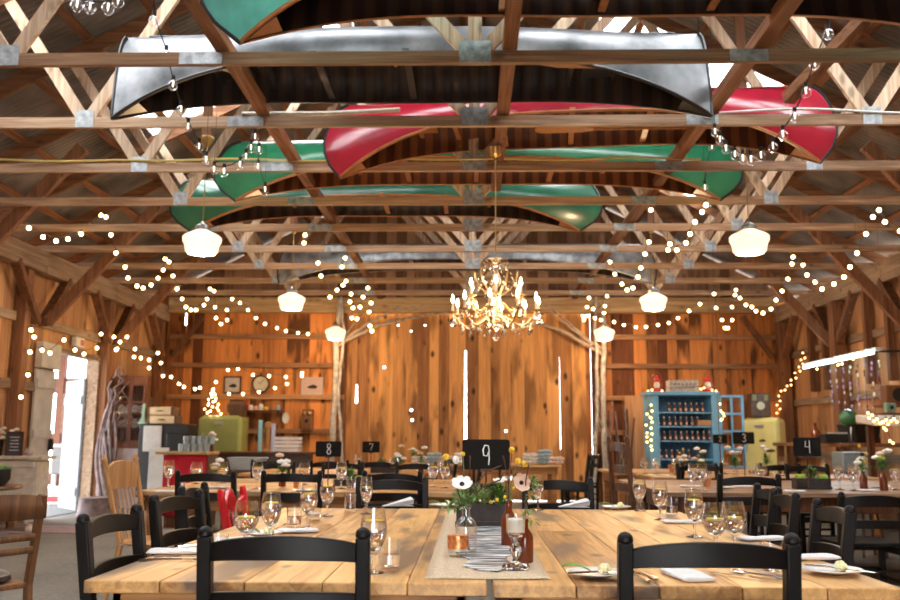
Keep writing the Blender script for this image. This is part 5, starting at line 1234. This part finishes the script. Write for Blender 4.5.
for px, m_, hh, lab in ((260, CUPC, .52, 'tall stack of pale cyan plastic cups on the sideboard'), (273, CUPL, .46, 'tall stack of lavender plastic cups on the sideboard')):
    mb = MB(); k = 0; z = 0
    while z < hh: mb.lathe([(.03, z), (.038, z + .028), (.041, z + .028), (.041, z + .032), (.03, z + .032)], n=14); z += .032
    o = mb.build('cup_stack', m_); o.location = (P2(px, 440, 15.2).x, 15.2, zc); tag(o, lab, 'cups', 'cup stacks')
o = MB().lathe([(0, 0), (.09, 0), (.09, .02), (.03, .05), (.03, .4), (.06, .42), (.06, .5), (0, .52)], n=16).build('brass_dispenser', plain('tan_dispenser', (.55, .3, .12), .35, .2)); o.location = (P2(267, 440, 15.3).x, 15.35, zc); tag(o, 'tan column dispenser between the two cup stacks', 'dispenser')
GREYT = plain('grey_tub', (.33, .37, .38), .5)
o = MB().prism([(-.19, 0), (.19, 0), (.23, .15), (.25, .15), (.25, .175), (-.25, .175), (-.25, .15), (-.23, .15)], -.2, .2, 'xz').build('plastic_tub', GREYT, bevel=.01); o.location = (P2(248, 460, 12.6).x, 12.6, .71); 
tag(o, 'grey plastic tub standing on a low stand before the sideboard', 'tub'); cab_thing('side_stand', 'low brown stand under the grey plastic tub', 'stand', P2(240, 460, 12.6).x, P2(257, 460, 12.6).x, 12.4, 12.8, .71, OAK_D)
# red counter with tumblers
xa, xb = P2(156, 452, 11.5).x, P2(208, 452, 11.5).x; zc = P2(170, 451.5, 11.5).z
t = empty('bar_counter', ((xa + xb) / 2, 11.75, 0), 0, 'bar counter with a red cloth front and pale plank top', 'counter')
MB().box((0, 0, zc - .02), (xb - xa, .55, .04)).build('top', PLATE_X, t, bevel=.005); MB().box((.06, .03, (zc - .04) / 2), (xb - xa - .14, .46, zc - .042)).build('body', OAK_D, t)
mb = MB(); mb.grid(lambda u, v: (-.0 - (xb - xa) / 2 + .1 + (xb - xa - .12) * u, -.235 + .012 * math.sin(u * 40) * v, zc - .045 - (zc - .2) * v), 60, 4); mb.build('red_cloth', plain('red_cloth', (.55, .012, .03), .8, 0, .1, 30), t, solid=.004)
TB = Kind(lambda: (lambda t: (MB().lathe([(0, 0), (.034, 0), (.038, .1), (.036, .1), (.032, .008), (0, .008)], n=14).build('cup', plain('pale_blue_glass', (.35, .46, .52), .12, 0, .05, 9, 0, .8, .5), t), t)[1])(empty('tumbler', (0, 0, 0), 0, '', 'glass')))
k = 0
for row, (ya, n, z) in enumerate(((11.6, 5, 0), (11.7, 5, 0), (11.65, 5, .101))):
    for i in range(n):
        x = P2(181, 450, 11.6).x + .085 * i + (.05 if row == 2 else 0); TB.put((x, ya, zc + z), 0, 'pale blue tumbler among those stacked on the red-fronted bar', 'stacked pale blue tumblers'); k += 1
posy(211, 11.7, zc - .0, 'white and green posy at the right end of the red-fronted bar', AMBERD, 5, .16, .06)

# hutch, stove, odds and ends in the far left corner
t = empty('hutch', (P2(124, 440, 14.6).x, 14.85, 0), math.radians(12), 'reddish brown hutch with glass doors in the far left corner', 'cabinet'); HB = wood('hutch_wood', (.27, .10, .05), (.12, .045, .025), 2, 1.4, .4, .2, .2); zl = .98; zu = P2(124, 375, 14.6).z
MB().box((0, 0, zl / 2), (.5, .4, zl)).build('base_cabinet', plain('dusty_mauve_paint', (.42, .33, .33), .6, 0, .2, 6), t, bevel=.006)
mb = MB()
for s in (-1, 1): mb.box((s * .24, 0, (zl + zu) / 2), (.03, .32, zu - zl))
mb.box((0, .15, (zl + zu) / 2), (.46, .02, zu - zl)); mb.box((0, 0, zl + .05), (.48, .32, .1)); mb.box((0, 0, zu - .02), (.54, .38, .05)); mb.box((0, 0, zu - .09), (.5, .34, .1))
mb.build('upper_cabinet', HB, t, bevel=.004)
for z in (1.3, 1.55): MB().box((0, 0, z), (.45, .27, .015)).build('shelf', HB, t)
for s in (-1, 1):
    f = MB(); x = s * .115
    for e in (-1, 1): f.box((x + e * .098, -.165, (zl + .1 + zu - .14) / 2), (.03, .022, zu - zl - .24))
    for z in (zl + .115, zl + .1 + (zu - zl - .24) * .36, zl + .1 + (zu - zl - .24) * .68, zu - .155): f.box((x, -.165, z), (.166, .022, .03))
    dr = f.build('door', HB, t); MB().box((x, -.16, (zl + zu) / 2 - .02), (.17, .003, zu - zl - .28)).build('pane', GLASS, dr); MB().ball((x - s * .09, -.185, 1.4), .012, 6).build('knob', BRASS, dr)
for i in range(8): 
    o = MB().lathe([(0, 0), (.02, 0), (.07, .015), (.075, .02), (.02, .008), (0, .008)], n=12, M=Matrix.Rotation(math.radians(-75), 3, 'X')).build('plate', PORC, None); tag(o, 'white plate standing in the glass-doored hutch', 'plate', 'plates in the hutch'); a = math.radians(12); lx, ly = -.17 + .11 * (i % 4), .06; o.location = (t.location.x + lx * math.cos(a) - ly * math.sin(a), t.location.y + lx * math.sin(a) + ly * math.cos(a), (1.385 if i < 4 else 1.635)); o.rotation_euler.z = math.radians(192)
xs = P2(166, 440, 14.6).x
t = empty('cast_iron_stove', (xs, 14.7, 0), 0, 'black iron stove with a pale grey panel beside the hutch', 'stove'); zt = P2(160, 424, 14.6).z
MB().box((0, 0, zt / 2 + .1), (.82, .5, zt - .2)).build('body', IRON, t, bevel=.02)
for sx in (-1, 1):
    for sy in (-1, 1): MB().tube([(sx * .33, sy * .2, .22), (sx * .36, sy * .22, 0)], [.03, .02], 8).build('leg', IRON, t)
MB().box((-.17, -.262, zt - .24), (.31, .03, .42)).build('grey_panel', GREYP, t, bevel=.03); MB().box((.2, -.262, zt - .3), (.28, .03, .3)).build('oven_door', IRON, t, bevel=.02)
mb = MB(); mb.box((0, 0, .5), (.32, .03, 1.0)); o = mb.build('grey_board', GREYP, bevel=.03); o.location = (P2(156, 470, 13.9).x, 14.0, 0); tag(o, 'grey rounded board leaning before the iron stove', 'board')
SUIT = plain('tan_suitcase', (.62, .46, .26), .5, 0, .1, 20)
for px, w_, z, lab in ((163, .48, zt, 'cream suitcase lying on the iron stove, the lower one'), (161, .42, zt + .145, 'smaller cream suitcase on top of the other')):
    t = empty('suitcase', (P2(px, 420, 14.6).x, 14.7, z + .001), 0, lab, 'suitcase', None); MB().box((0, 0, .07), (w_, .32, .135)).build('body', SUIT, t, bevel=.02); MB().box((0, -.175, .07), (.1, .02, .02)).build('handle', OAK_D, t, bevel=.005)
    for s in (-1, 1): MB().box((s * w_ * .46, 0, .07), (.04, .33, .138)).build('corner_trim', OAK_D, t, bevel=.01)
t = empty('green_horn', (P2(143, 422, 14.6).x, 14.62, zt), 0, 'mint green gramophone-style horn on the left of the iron stove', 'horn'); MB().lathe([(.0, 0), (.1, 0), (.1, .02), (.06, .05), (.035, .12), (.025, .3), (.015, .34), (0, .34)], n=16).build('horn', plain('mint_enamel', (.35, .55, .42), .35), t)
# driftwood vine and stump by the door post
t = empty('driftwood_vine', (P2(103, 500, 13.6).x, 13.65, 0), 0, 'gnarled driftwood vine climbing right of the side door', 'driftwood'); o0 = Vector(t.location); DW = plain('driftwood', (.20, .15, .15), .8, 0, .5, 10, .4)
for k in range(9):
    r = random.Random(40 + k); x = r.uniform(-.12, .1); pts = []; z = 0
    top = r.uniform(1.6, 2.4); ph = r.uniform(0, 6)
    while z < top: pts.append((x + .07 * math.sin(z * 4 + ph) + (z > 1.5) * (z - 1.5) * r.uniform(.0, .3), .05 * math.cos(z * 5 + ph), z)); z += .12
    MB().tube(pts, [.035 * (1 - .6 * i / len(pts)) for i in range(len(pts))], 7).build('stem', DW, t)
for k in range(10):
    r = random.Random(80 + k); z = r.uniform(1.2, 2.3); x = r.uniform(0, .12); MB().tube([(x, 0, z), (x + r.uniform(.05, .2), -.03, z + .15), (x + r.uniform(.1, .45), -.02, z + r.uniform(-.1, .35))], [.016, .01, .004], 5).build('twig', DW, t)
tag(MB().lathe([(0, 0), (.26, 0), (.24, .05), (.22, .24), (.23, .27), (0, .275)], n=22).build('tree_stump', DW, None, (o0.x + .02, 13.25, 0)), 'round stump at the foot of the driftwood vine', 'stump')
t = empty('exit_sign', P2(66, 347, 0) if False else (-XW + .08, at(66, 440, X=-XW).y, 2.6), 0, 'small white box sign with a red patch above the side door', 'sign'); MB().box((0, 0, 0), (.08, .3, .15)).build('case', WHITE, t, bevel=.01); MB().box((.042, .06, 0), (.004, .12, .09)).build('red_patch', plain('sign_red', (.6, .1, .07), .5), t)

# ------------------------------------------------------------------ left: painted mantel, chalkboard, flowers, plant
xm0, xm1 = -5.99, P2(43, 456, 11.0).x; zm = at(20, 456, Y=10.9).z
t = empty('mantel_cabinet', ((xm0 + xm1) / 2, 11.08, 0), 0, 'cream distressed mantel cabinet by the side door', 'cabinet'); W = xm1 - xm0
MB().box((0, -.02, zm - .02), (W + .1, .42, .04)).build('top', CREAM, t, bevel=.01); MB().box((0, 0, (zm - .06) / 2 + .08), (W - .04, .34, zm - .22)).build('body', CREAM, t, bevel=.01)
MB().box((0, -.18, zm - .1), (W - .1, .03, .08)).build('moulding', CREAM, t, bevel=.01)
for s in (-.25, .25): MB().box((s * W, -.18, zm * .48), (W * .4, .02, zm * .5)).build('door', CREAM, t, bevel=.012)
for s in (-1, 1):
    for q in (-.14, .14): MB().lathe([(0, 0), (.03, 0), (.045, .04), (.03, .08), (.04, .1), (0, .1)], (s * (W / 2 - .08), q, 0), 10).build('foot', CREAM, t)
for q in (-.22, 0, .22): MB().lathe([(0, 0), (.04, 0), (.035, .08), (.05, .12), (0, .13)], (q * W, -.16, .14), 10).build('turned_drop', OAK_D, t)
t = empty('chalkboard', (P2(15.5, 440, 11).x, 10.98, zm), 0, 'small framed chalkboard with chalk lines on the cream mantel', 'chalkboard'); mb = MB()
for s in (-1, 1): mb.box((s * .1, 0, .15), (.02, .02, .3)); mb.box((0, 0, .15 + s * .14), (.18, .02, .02))
mb.build('frame', WALNUT, t); MB().box((0, .004, .15), (.18, .006, .26)).build('slate', plain('slate', (.05, .06, .08), .7), t)
mb = MB()
for k in range(5): mb.box((0, -.001, .23 - .04 * k), (.12 - .02 * (k % 2), .002, .008))
mb.build('chalk_lines', CHALKW, t)
t = empty('chalkboard', (P2(2, 450, 11).x - .02, 10.9, zm), 0, 'dark slate with a round emblem cut by the left frame edge', 'chalkboard'); MB().box((0, 0, .1), (.14, .02, .2)).build('slate', CHALK, t); MB().tube([(.045 * math.cos(a * .52), -.012, .1 + .05 * math.sin(a * .52)) for a in range(13)], .004, 5).build('emblem', CHALKW, t)
posy(5, 11.12, zm, 'bunch of white blooms in a glass on the cream mantel', GLASS, 9, .2, .14, (PETAL, PETAL, PETAL), vh=.16)
t = empty('jar', (P2(28, 452, 11).x, 11.02, zm), 0, 'small round jar right of the mantel chalkboard', 'jar'); MB().lathe([(0, 0), (.04, 0), (.055, .04), (.04, .075), (.03, .08), (.03, .1), (0, .1)], n=14).build('body', plain('clay_jar', (.4, .36, .34), .4), t)
frame(1, 384, .3, .34, 0, '', WHITE, CREAM, False) if False else None
xt = at(2, 488, Y=7.4).x
t = empty('occasional_table', (xt - .25, 7.4, 0), 0, 'dark brown round table edge cut by the left frame', 'table'); zt2 = at(8, 486, Y=7.4).z
MB().lathe([(0, zt2 - .03), (.36, zt2 - .03), (.39, zt2 - .015), (.38, zt2), (0, zt2)], n=30).build('top', OAK_D, t); MB().lathe([(0, 0), (.2, .0), (.2, .03), (.04, .08), (.03, .3), (.05, .5), (.03, zt2 - .03), (0, zt2 - .03)], n=16).build('pedestal', OAK_D, t)
t = empty('potted_plant', (xt - .02, 7.35, zt2), 0, 'black bowl of green leaves and yellow flowers at the left edge', 'plant'); MB().lathe([(0, 0), (.06, 0), (.1, .06), (.1, .14), (.09, .14), (.085, .06), (0, .03)], n=18).build('bowl', IRON, t)
mb = MB()
for i in range(140): mb.leaf((R.uniform(-.07, .07), R.uniform(-.07, .07), .12), (R.uniform(-1, 1), R.uniform(-1, 1), R.uniform(.2, 1)), .08, .016)
mb.build('foliage', LEAF_P, t)
for i in range(6): MB().ball((R.uniform(-.08, .08), R.uniform(-.08, .0), .2), .011, 6).build('yellow_bloom', YELF, t)

# ------------------------------------------------------------------ blue cupboard and its neighbours
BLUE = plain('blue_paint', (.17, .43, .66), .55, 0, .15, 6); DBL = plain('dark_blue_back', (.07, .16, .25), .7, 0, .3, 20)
xa, xb = P2(648.5, 391, 14.6).x, P2(717, 391, 14.6).x; zt = P2(683, 391.5, 14.6).z; W = xb - xa; t = empty('cupboard', ((xa + xb) / 2, 14.85, 0), 0, 'open sky-blue cupboard filled with rows of bottles', 'cupboard')
mb = MB(); iw = W - .24
mb.box((-W / 2 + .08, 0, zt / 2), (.16, .5, zt - .06)); mb.box((W / 2 - .05, 0, zt / 2), (.1, .5, zt - .06)); mb.box((0, 0, zt - .03), (W + .06, .54, .06)); mb.box((0, 0, .2), (W - .02, .48, .4)); mb.build('carcass', BLUE, t, bevel=.006)
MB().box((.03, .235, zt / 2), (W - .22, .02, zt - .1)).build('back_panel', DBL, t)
lv = [P2(683, py, 14.7).z for py in (412, 426, 440.5)]; lv.append(P2(683, 459, 14.7).z)
for z in lv: MB().box((.03, 0, z - .012), (W - .26, .44, .022)).build('shelf', BLUE, t)
t2 = t
def bott():
    t = empty('wine_bottle', (0, 0, 0), 0, '', 'bottle'); MB().lathe([(0, 0), (.026, 0), (.027, .004), (.027, .085), (.011, .115), (.010, .15), (0, .15)], n=10).build('body', AMBERD, t); MB().box((0, -.0275, .045), (.038, .003, .045)).build('label', PINKP, t); MB().lathe([(0, .148), (.013, .148), (.013, .172), (0, .172)], n=8).build('cap', PORC, t); return t
BO = Kind(bott); nm = ['top', 'second', 'third', 'lowest']
for j, z in enumerate(lv):
    n = (7, 8, 10, 6)[j]; x0 = (-.24, -.42, -.42, -.40)[j]
    for i in range(n): BO.put((t2.location.x + .03 + x0 + .092 * i, 14.72, z), 0, 'amber bottle in the row on the %s shelf of the blue cupboard' % nm[j], 'bottles on the %s cupboard shelf' % nm[j], .88)
o = MB().box((0, 0, .05), (.24, .18, .09)).build('carton', plain('kraft', (.45, .26, .14), .8), None, (t2.location.x + .36, 14.72, lv[1] + .001)); tag(o, 'brown carton at the right of the second cupboard shelf', 'box')
# its open glazed door
a = P2(718, 395, 14.6); b = P2(743, 395, 14.55); h0, h1 = .42, a.z; w_ = b.x - a.x + .02
d = MB()
for x in (.02, w_ / 2 + .01, w_ - .01): d.box((x, 0, (h0 + h1) / 2), (.04 if x != w_ / 2 + .01 else .03, .03, h1 - h0))
for k in range(6): d.box((w_ / 2 + .005, 0, h1 - .02 - k * (h1 - h0 - .04) / 5), (w_, .03, .035))
dd = d.build('door', BLUE, t2); dd.location = (xb - t2.location.x + .01, -.27, 0); dd.rotation_euler.z = math.radians(8)
p_ = MB().box((w_ / 2, .004, (h0 + h1) / 2), (w_ - .05, .003, h1 - h0 - .05)).build('pane', GLASS, dd)
fest = [(648, 391), (652, 390), (662, 391), (701, 389), (704, 388), (716, 391), (712, 390)]
festoon('little amber lights along the top of the blue cupboard', fest, 14.62, 14.62, 'tiny', True, 'amber strings')
festoon('column of little amber lights down the left side of the blue cupboard', [(647, 414), (651, 405), (652, 411), (650, 417), (652, 422), (646, 425), (651, 428), (647, 433), (652, 434), (651, 440), (647, 442), (651, 446), (652, 450), (647, 437), (651, 418)], 14.585, 14.585, 'tiny', True, 'amber strings')
festoon('few amber lights on the open cupboard door', [(720, 404), (721, 411), (723, 413), (724, 416), (722, 419), (721, 420)], 14.4, 14.4, 'tiny', True, 'amber strings')
def lantern(px, lab):
    t = empty('lantern', (P2(px, 390, 14.8).x, 14.8, zt), 0, lab, 'lantern', None); LR = plain('lantern_red', (.65, .03, .02), .3)
    MB().lathe([(0, 0), (.075, 0), (.08, .05), (.05, .07), (0, .07)], n=16).build('base', LR, t); MB().lathe([(.04, .07), (.055, .11), (.04, .17), (.038, .17), (.05, .11), (.036, .072)], n=14).build('globe', WAX, t); MB().lathe([(0, .17), (.05, .17), (.055, .2), (.03, .24), (.03, .27), (0, .28)], n=14).build('cap', LR, t)
    for s in (-1, 1): MB().tube([(s * .07, 0, .03), (s * .085, 0, .12), (s * .05, 0, .21)], .007, 6).build('side_tube', LR, t)
    MB().tube([(.08 * math.cos(q), 0, .2 + .13 * math.sin(q)) for q in [PI * i / 10 for i in range(11)]], .004, 5).build('handle', LR, t)
lantern(657, 'left red lantern on top of the blue cupboard'); lantern(708, 'right red lantern on top of the blue cupboard')
t = empty('wooden_crate', (P2(683, 385, 14.8).x, 14.85, zt), 0, 'whitewashed wooden crate between the two red lanterns', 'crate'); CR = plain('whitewash', (.5, .42, .36), .8, 0, .3, 25); mb = MB()
for k in range(2): mb.box((0, -.15, .05 + .1 * k), (.48, .015, .09)); mb.box((0, .15, .05 + .1 * k), (.48, .015, .09)); mb.box((-.235, 0, .05 + .1 * k), (.015, .28, .09)); mb.box((.235, 0, .05 + .1 * k), (.015, .28, .09))
mb.build('slats', CR, t); mb = MB()
for k in range(6): mb.box((-.16 + .065 * k, -.159, .13), (.04, .002, .03)); mb.box((-.14 + .056 * k, -.159, .07), (.03, .002, .02))
mb.build('faded_print', plain('faded_ink', (.25, .2, .18), .8), t)
t = empty('storage_tin', (P2(763, 416, 15.4).x, 15.6, zy), 0, 'dark tin with a cream round emblem on the yellow fridge', 'tin'); MB().box((0, 0, .21), (.34, .22, .42)).build('body', plain('dark_tin', (.10, .05, .03), .4, 0, .5, 12), t, bevel=.02); MB().lathe([(0, 0), (.07, 0), (.07, .004), (0, .004)], (0, -.111, .2), 18, M=rx).build('emblem', plain('cream_emblem', (.65, .6, .42), .6), t)
for s in (-1, 1): MB().box((s * .1, -.112, .34), (.07, .004, .1)).build('label_patch', plain('green_patch', (.25, .24, .1), .6), t)
# behind: tall dark niche and tan board between birch and cupboard
o = MB().box((0, 0, 1.0), (.42, .03, 1.95)).build('tan_board', WALL_T, None, (P2(638, 430, 16.4).x, 16.5, 0)); tag(o, 'broad tan board leaning on the back wall left of the blue cupboard', 'board')
t = empty('stick_bundle', (P2(621, 460, 16.2).x, 16.1, 0), 0, 'bundle of dark sticks and tool handles left of the tan board', 'sticks')
for k in range(9):
    r = random.Random(k); x = -.22 + .055 * k; MB().tube([(x, 0, 0), (x + r.uniform(-.05, .05), .1, 1.0), (x + r.uniform(-.08, .08), .25, 1.5 + r.uniform(0, .45))], .016, 6).build('stick', [STEMB, DW, OAK_D][k % 3], t)
mb = MB(); pts = [(P2(px, py, 15.85) ) for px, py in ((607, 372), (607, 395), (606, 415), (610, 424), (613, 430), (611, 420))]; pts = [(p_.x, YB - .035, p_.z) for p_ in pts]; mb.tube(pts, .02, 8); tag(mb.build('garden_hose', YELH), 'yellow hose hanging beside the right birch trunk', 'hose')

# ------------------------------------------------------------------ right side
a, b = at(804, 367, X=5.62), at(873, 353, X=5.62)
t = empty('tube_light', a.lerp(b, .5), 0, 'bright white fluorescent tube on the right wall', 'lamp'); L_ = abs(a.y - b.y); MB().tube([(0, -L_ / 2, 0), (0, L_ / 2, 0)], .022, 10).build('tube', TUBE, t); MB().box((.08, 0, .05), (.1, L_ + .06, .04)).build('housing', WHITE, t)
for s in (-1, 1): MB().box((.25, s * L_ * .45, .03), (.36, .04, .03)).build('bracket', IRON, t)
al = bpy.data.lights.new('tube_light_glow', 'AREA'); al.shape = 'RECTANGLE'; al.size = .05; al.size_y = L_; al.energy = 14; al.color = (.75, .93, 1)
ao = bpy.data.objects.new('tube_light_glow', al); C.objects.link(ao); ao.location = a.lerp(b, .5) + Vector((-.06, 0, -.05)); ao.rotation_euler = (0, math.radians(60), 0)
festoon('little amber lights twined along the tube light', [(817, 369), (826, 363), (833, 360), (838, 365), (842, 364), (850, 355), (853, 359), (858, 353), (862, 355), (866, 351), (871, 352)], 0, 0, 'tiny', True, 'amber strings', X=5.5)
t = MB(); r = random.Random(3); bc = [plain('bead_lilac', (.45, .3, .6), .4), plain('bead_cream', (.8, .72, .55), .4), plain('bead_maroon', (.2, .05, .05), .4), plain('bead_grey', (.4, .36, .5), .4)]
for s_ in range(8):
    y = 14.1 - s_ * .24; z = 2.25; x = 5.75
    t.tube([(x, y, 2.3), (x, y, 1.15)], .003, 4, 2)
    while z > 1.15 + r.uniform(0, .6): t.ball((x - .012, y + r.uniform(-.03, .03), z), r.uniform(.016, .03), 6, r.randrange(4), (.6, 1, 1.3)); z -= r.uniform(.045, .11)
tag(t.build('bead_curtain', bc), 'strands of lilac and cream beads hanging below the tube light', 'bead curtain', None, 'stuff')
xa = 4.75; t = empty('workbench', (5.35, 12.9, 0), 0, 'dark timber workbench along the right wall', 'counter'); zc = at(850, 443, Y=12.3).z
MB().box((0, 0, zc - .025), (1.1, 2.6, .05)).build('top', RUST_Y, t, bevel=.006)
for sx in (-1, 1):
    for sy in (-1, 1): MB().box((sx * .47, sy * 1.2, (zc - .05) / 2), (.09, .09, zc - .05)).build('leg', RUST_Z, t)
MB().box((0, 0, .35), (1.0, 2.4, .04)).build('lower_shelf', RUST_Y, t)
q = at(849, 430, Y=12.2); t = empty('green_globe', (q.x, 12.2, zc), 0, 'dark green glass globe on the workbench', 'globe'); MB().lathe([(0, 0), (.06, 0), (.06, .015), (.015, .03), (.015, at(849, 424, Y=12.2).z - zc), (0, .2)], n=14).build('stand', IRON, t); MB().ball((0, 0, at(849, 418, Y=12.2).z - zc), .125, 18).build('ball', plain('green_globe_glass', (.03, .18, .07), .12, 0, .3, 6, 0, .8, .6), t)
t = empty('black_box', (at(869, 440, Y=12.2).x, 12.5, zc), math.radians(15), 'black flared metal hopper right of the green globe', 'machine'); MB().box((0, 0, .13), (.34, .34, .26), None, 0, (1.25, 1.15)).build('hopper', IRON, t, bevel=.01); MB().tube([(-.22, -.1, .02), (-.2, -.12, .3)], .012, 6).build('handle', STEEL, t)
t = empty('cash_box', (at(836, 436, Y=12.0).x - .1, 11.85, zc), 0, 'black low machine with a pale tray left of the globe', 'machine'); MB().box((0, 0, .06), (.3, .25, .12)).build('body', IRON, t, bevel=.01); MB().box((.05, -.02, .13), (.2, .16, .02)).build('tray', CREAM, t)
bt = bottle('brown_jug', [(0, 0), (.06, 0), (.065, .01), (.065, .15), (.02, .22), (.018, .27), (.024, .28), (0, .28)], AMBERD, Vector((at(816, 440, Y=12.9).x, 12.9, zc)), 'brown glass jug on the far part of the workbench')
t = empty('steel_urn', (at(858, 470, Y=11.2).x, 11.3, 0), 0, 'pale blue steel cabinet with a dark tap under the workbench edge', 'urn'); zu = at(858, 452, Y=11.1).z
MB().box((0, 0, zu / 2), (.42, .34, zu)).build('body', plain('blue_steel', (.30, .38, .43), .35, .4), t, bevel=.015); MB().lathe([(0, 0), (.08, 0), (.1, .1), (.07, .22), (.03, .25), (0, .25)], (0, -.24, zu - .3), 14).build('white_pot', WHITE, t); MB().ball((0, -.24, zu - .03), .03, 8).build('knob', IRON, t)
xa = at(868, 417, Y=10.6).x; t = empty('awning_shelf', (xa + .5, 10.7, 0), 0, 'white lean-to shelf edged with little lights at the right edge', 'shelf'); zw = at(884, 420, Y=10.5).z
MB().box((0, 0, zw), (1.0, .5, .09), (math.radians(6), 0, 0)).build('board', WHITE, t, bevel=.01)
for s in (-.4, .4): MB().box((s, .1, zw / 2 - .03), (.07, .07, zw - .06)).build('post', OAK_D, t)
MB().box((.32, -.1, zw - .32), (.24, .22, .36)).build('white_box', WHITE, t, bevel=.02); MB().lathe([(0, 0), (.05, 0), (.05, .006), (0, .006)], (.32, -.212, zw - .32), 14, M=Matrix.Diagonal((.7, 1, 1.5)) @ rx).build('dark_hole', IRON, t)
festoon('amber lights draped along the white lean-to shelf', [(868, 413), (872, 415), (869, 418), (874, 421), (877, 419), (880, 423), (883, 422), (886, 420), (888, 424), (891, 421), (894, 419), (897, 422), (884, 428), (886, 430), (890, 441), (893, 443)], 10.3, 10.3, 'tiny', True, 'amber strings')
SPK = empty('loudspeaker', (at(893, 392, Y=12).x, 12.0, at(893, 404, Y=12).z), 0, 'orange wooden speaker box with a black cone at the right edge', 'speaker')
MB().box((0, 0, .12), (.26, .2, .26)).build('cabinet', OAK, SPK, bevel=.01); MB().lathe([(0, .012), (.05, .01), (.085, 0), (.09, 0), (.09, -.01), (0, -.01)], (.03, -.105, .12), 18, M=rx).build('cone', IRON, SPK)
o = struct(MB().box((0, 0, 0), (.6, .3, .03)).build('wall_ledge', RUST_Y, None, (at(893, 405, Y=12).x + .1, 12.0, at(893, 404.5, Y=12).z - .02)))
t = empty('mint_radio', (at(890, 408, Y=11.6).x, 11.6, at(889, 413, Y=11.6).z), 0, 'little mint green radio under the speaker box', 'radio'); MB().box((0, 0, .065), (.13, .1, .13)).build('case', plain('mint_case', (.25, .42, .33), .4), t, bevel=.015); MB().lathe([(0, 0), (.025, 0), (.025, .01), (0, .01)], (0, -.05, .07), 12, M=rx).build('dial', IRON, t)
struct(MB().box((0, 0, 0), (.5, .3, .025)).build('wall_ledge', RUST_Y, None, (at(890, 413, Y=11.6).x + .1, 11.62, at(889, 413, Y=11.6).z - .014)))
o = posy(880, 13.4, zc, 'faint pale blooms on the dark workbench', AMBERD, 4, .14, .06)
# stools under the far right tables
def stool(x, y, lab):
    t = empty('wooden_stool', (x, y, 0), R.uniform(0, 1), lab, 'stool', 'round wooden stools'); MB().lathe([(0, .43), (.15, .43), (.165, .44), (.165, .455), (.15, .46), (0, .458)], n=22).build('seat', OAK, t)
    for k in range(4):
        a = PI / 4 + k * PI / 2; MB().tube([(.1 * math.cos(a), .1 * math.sin(a), .43), (.17 * math.cos(a), .17 * math.sin(a), 0)], .015, 8).build('leg', OAK, t)
    MB().tube([(.14 * math.cos(PI / 4 + k * PI / 2), .14 * math.sin(PI / 4 + k * PI / 2), .18) for k in range(5)], .01, 6).build('stretcher', OAK, t)
for x, y, l in ((4.02, 9.2, 'orange wooden stool under the tables right of the low flat chair'), (4.5, 8.55, 'orange wooden stool nearest the right frame edge')): stool(x, y, l)
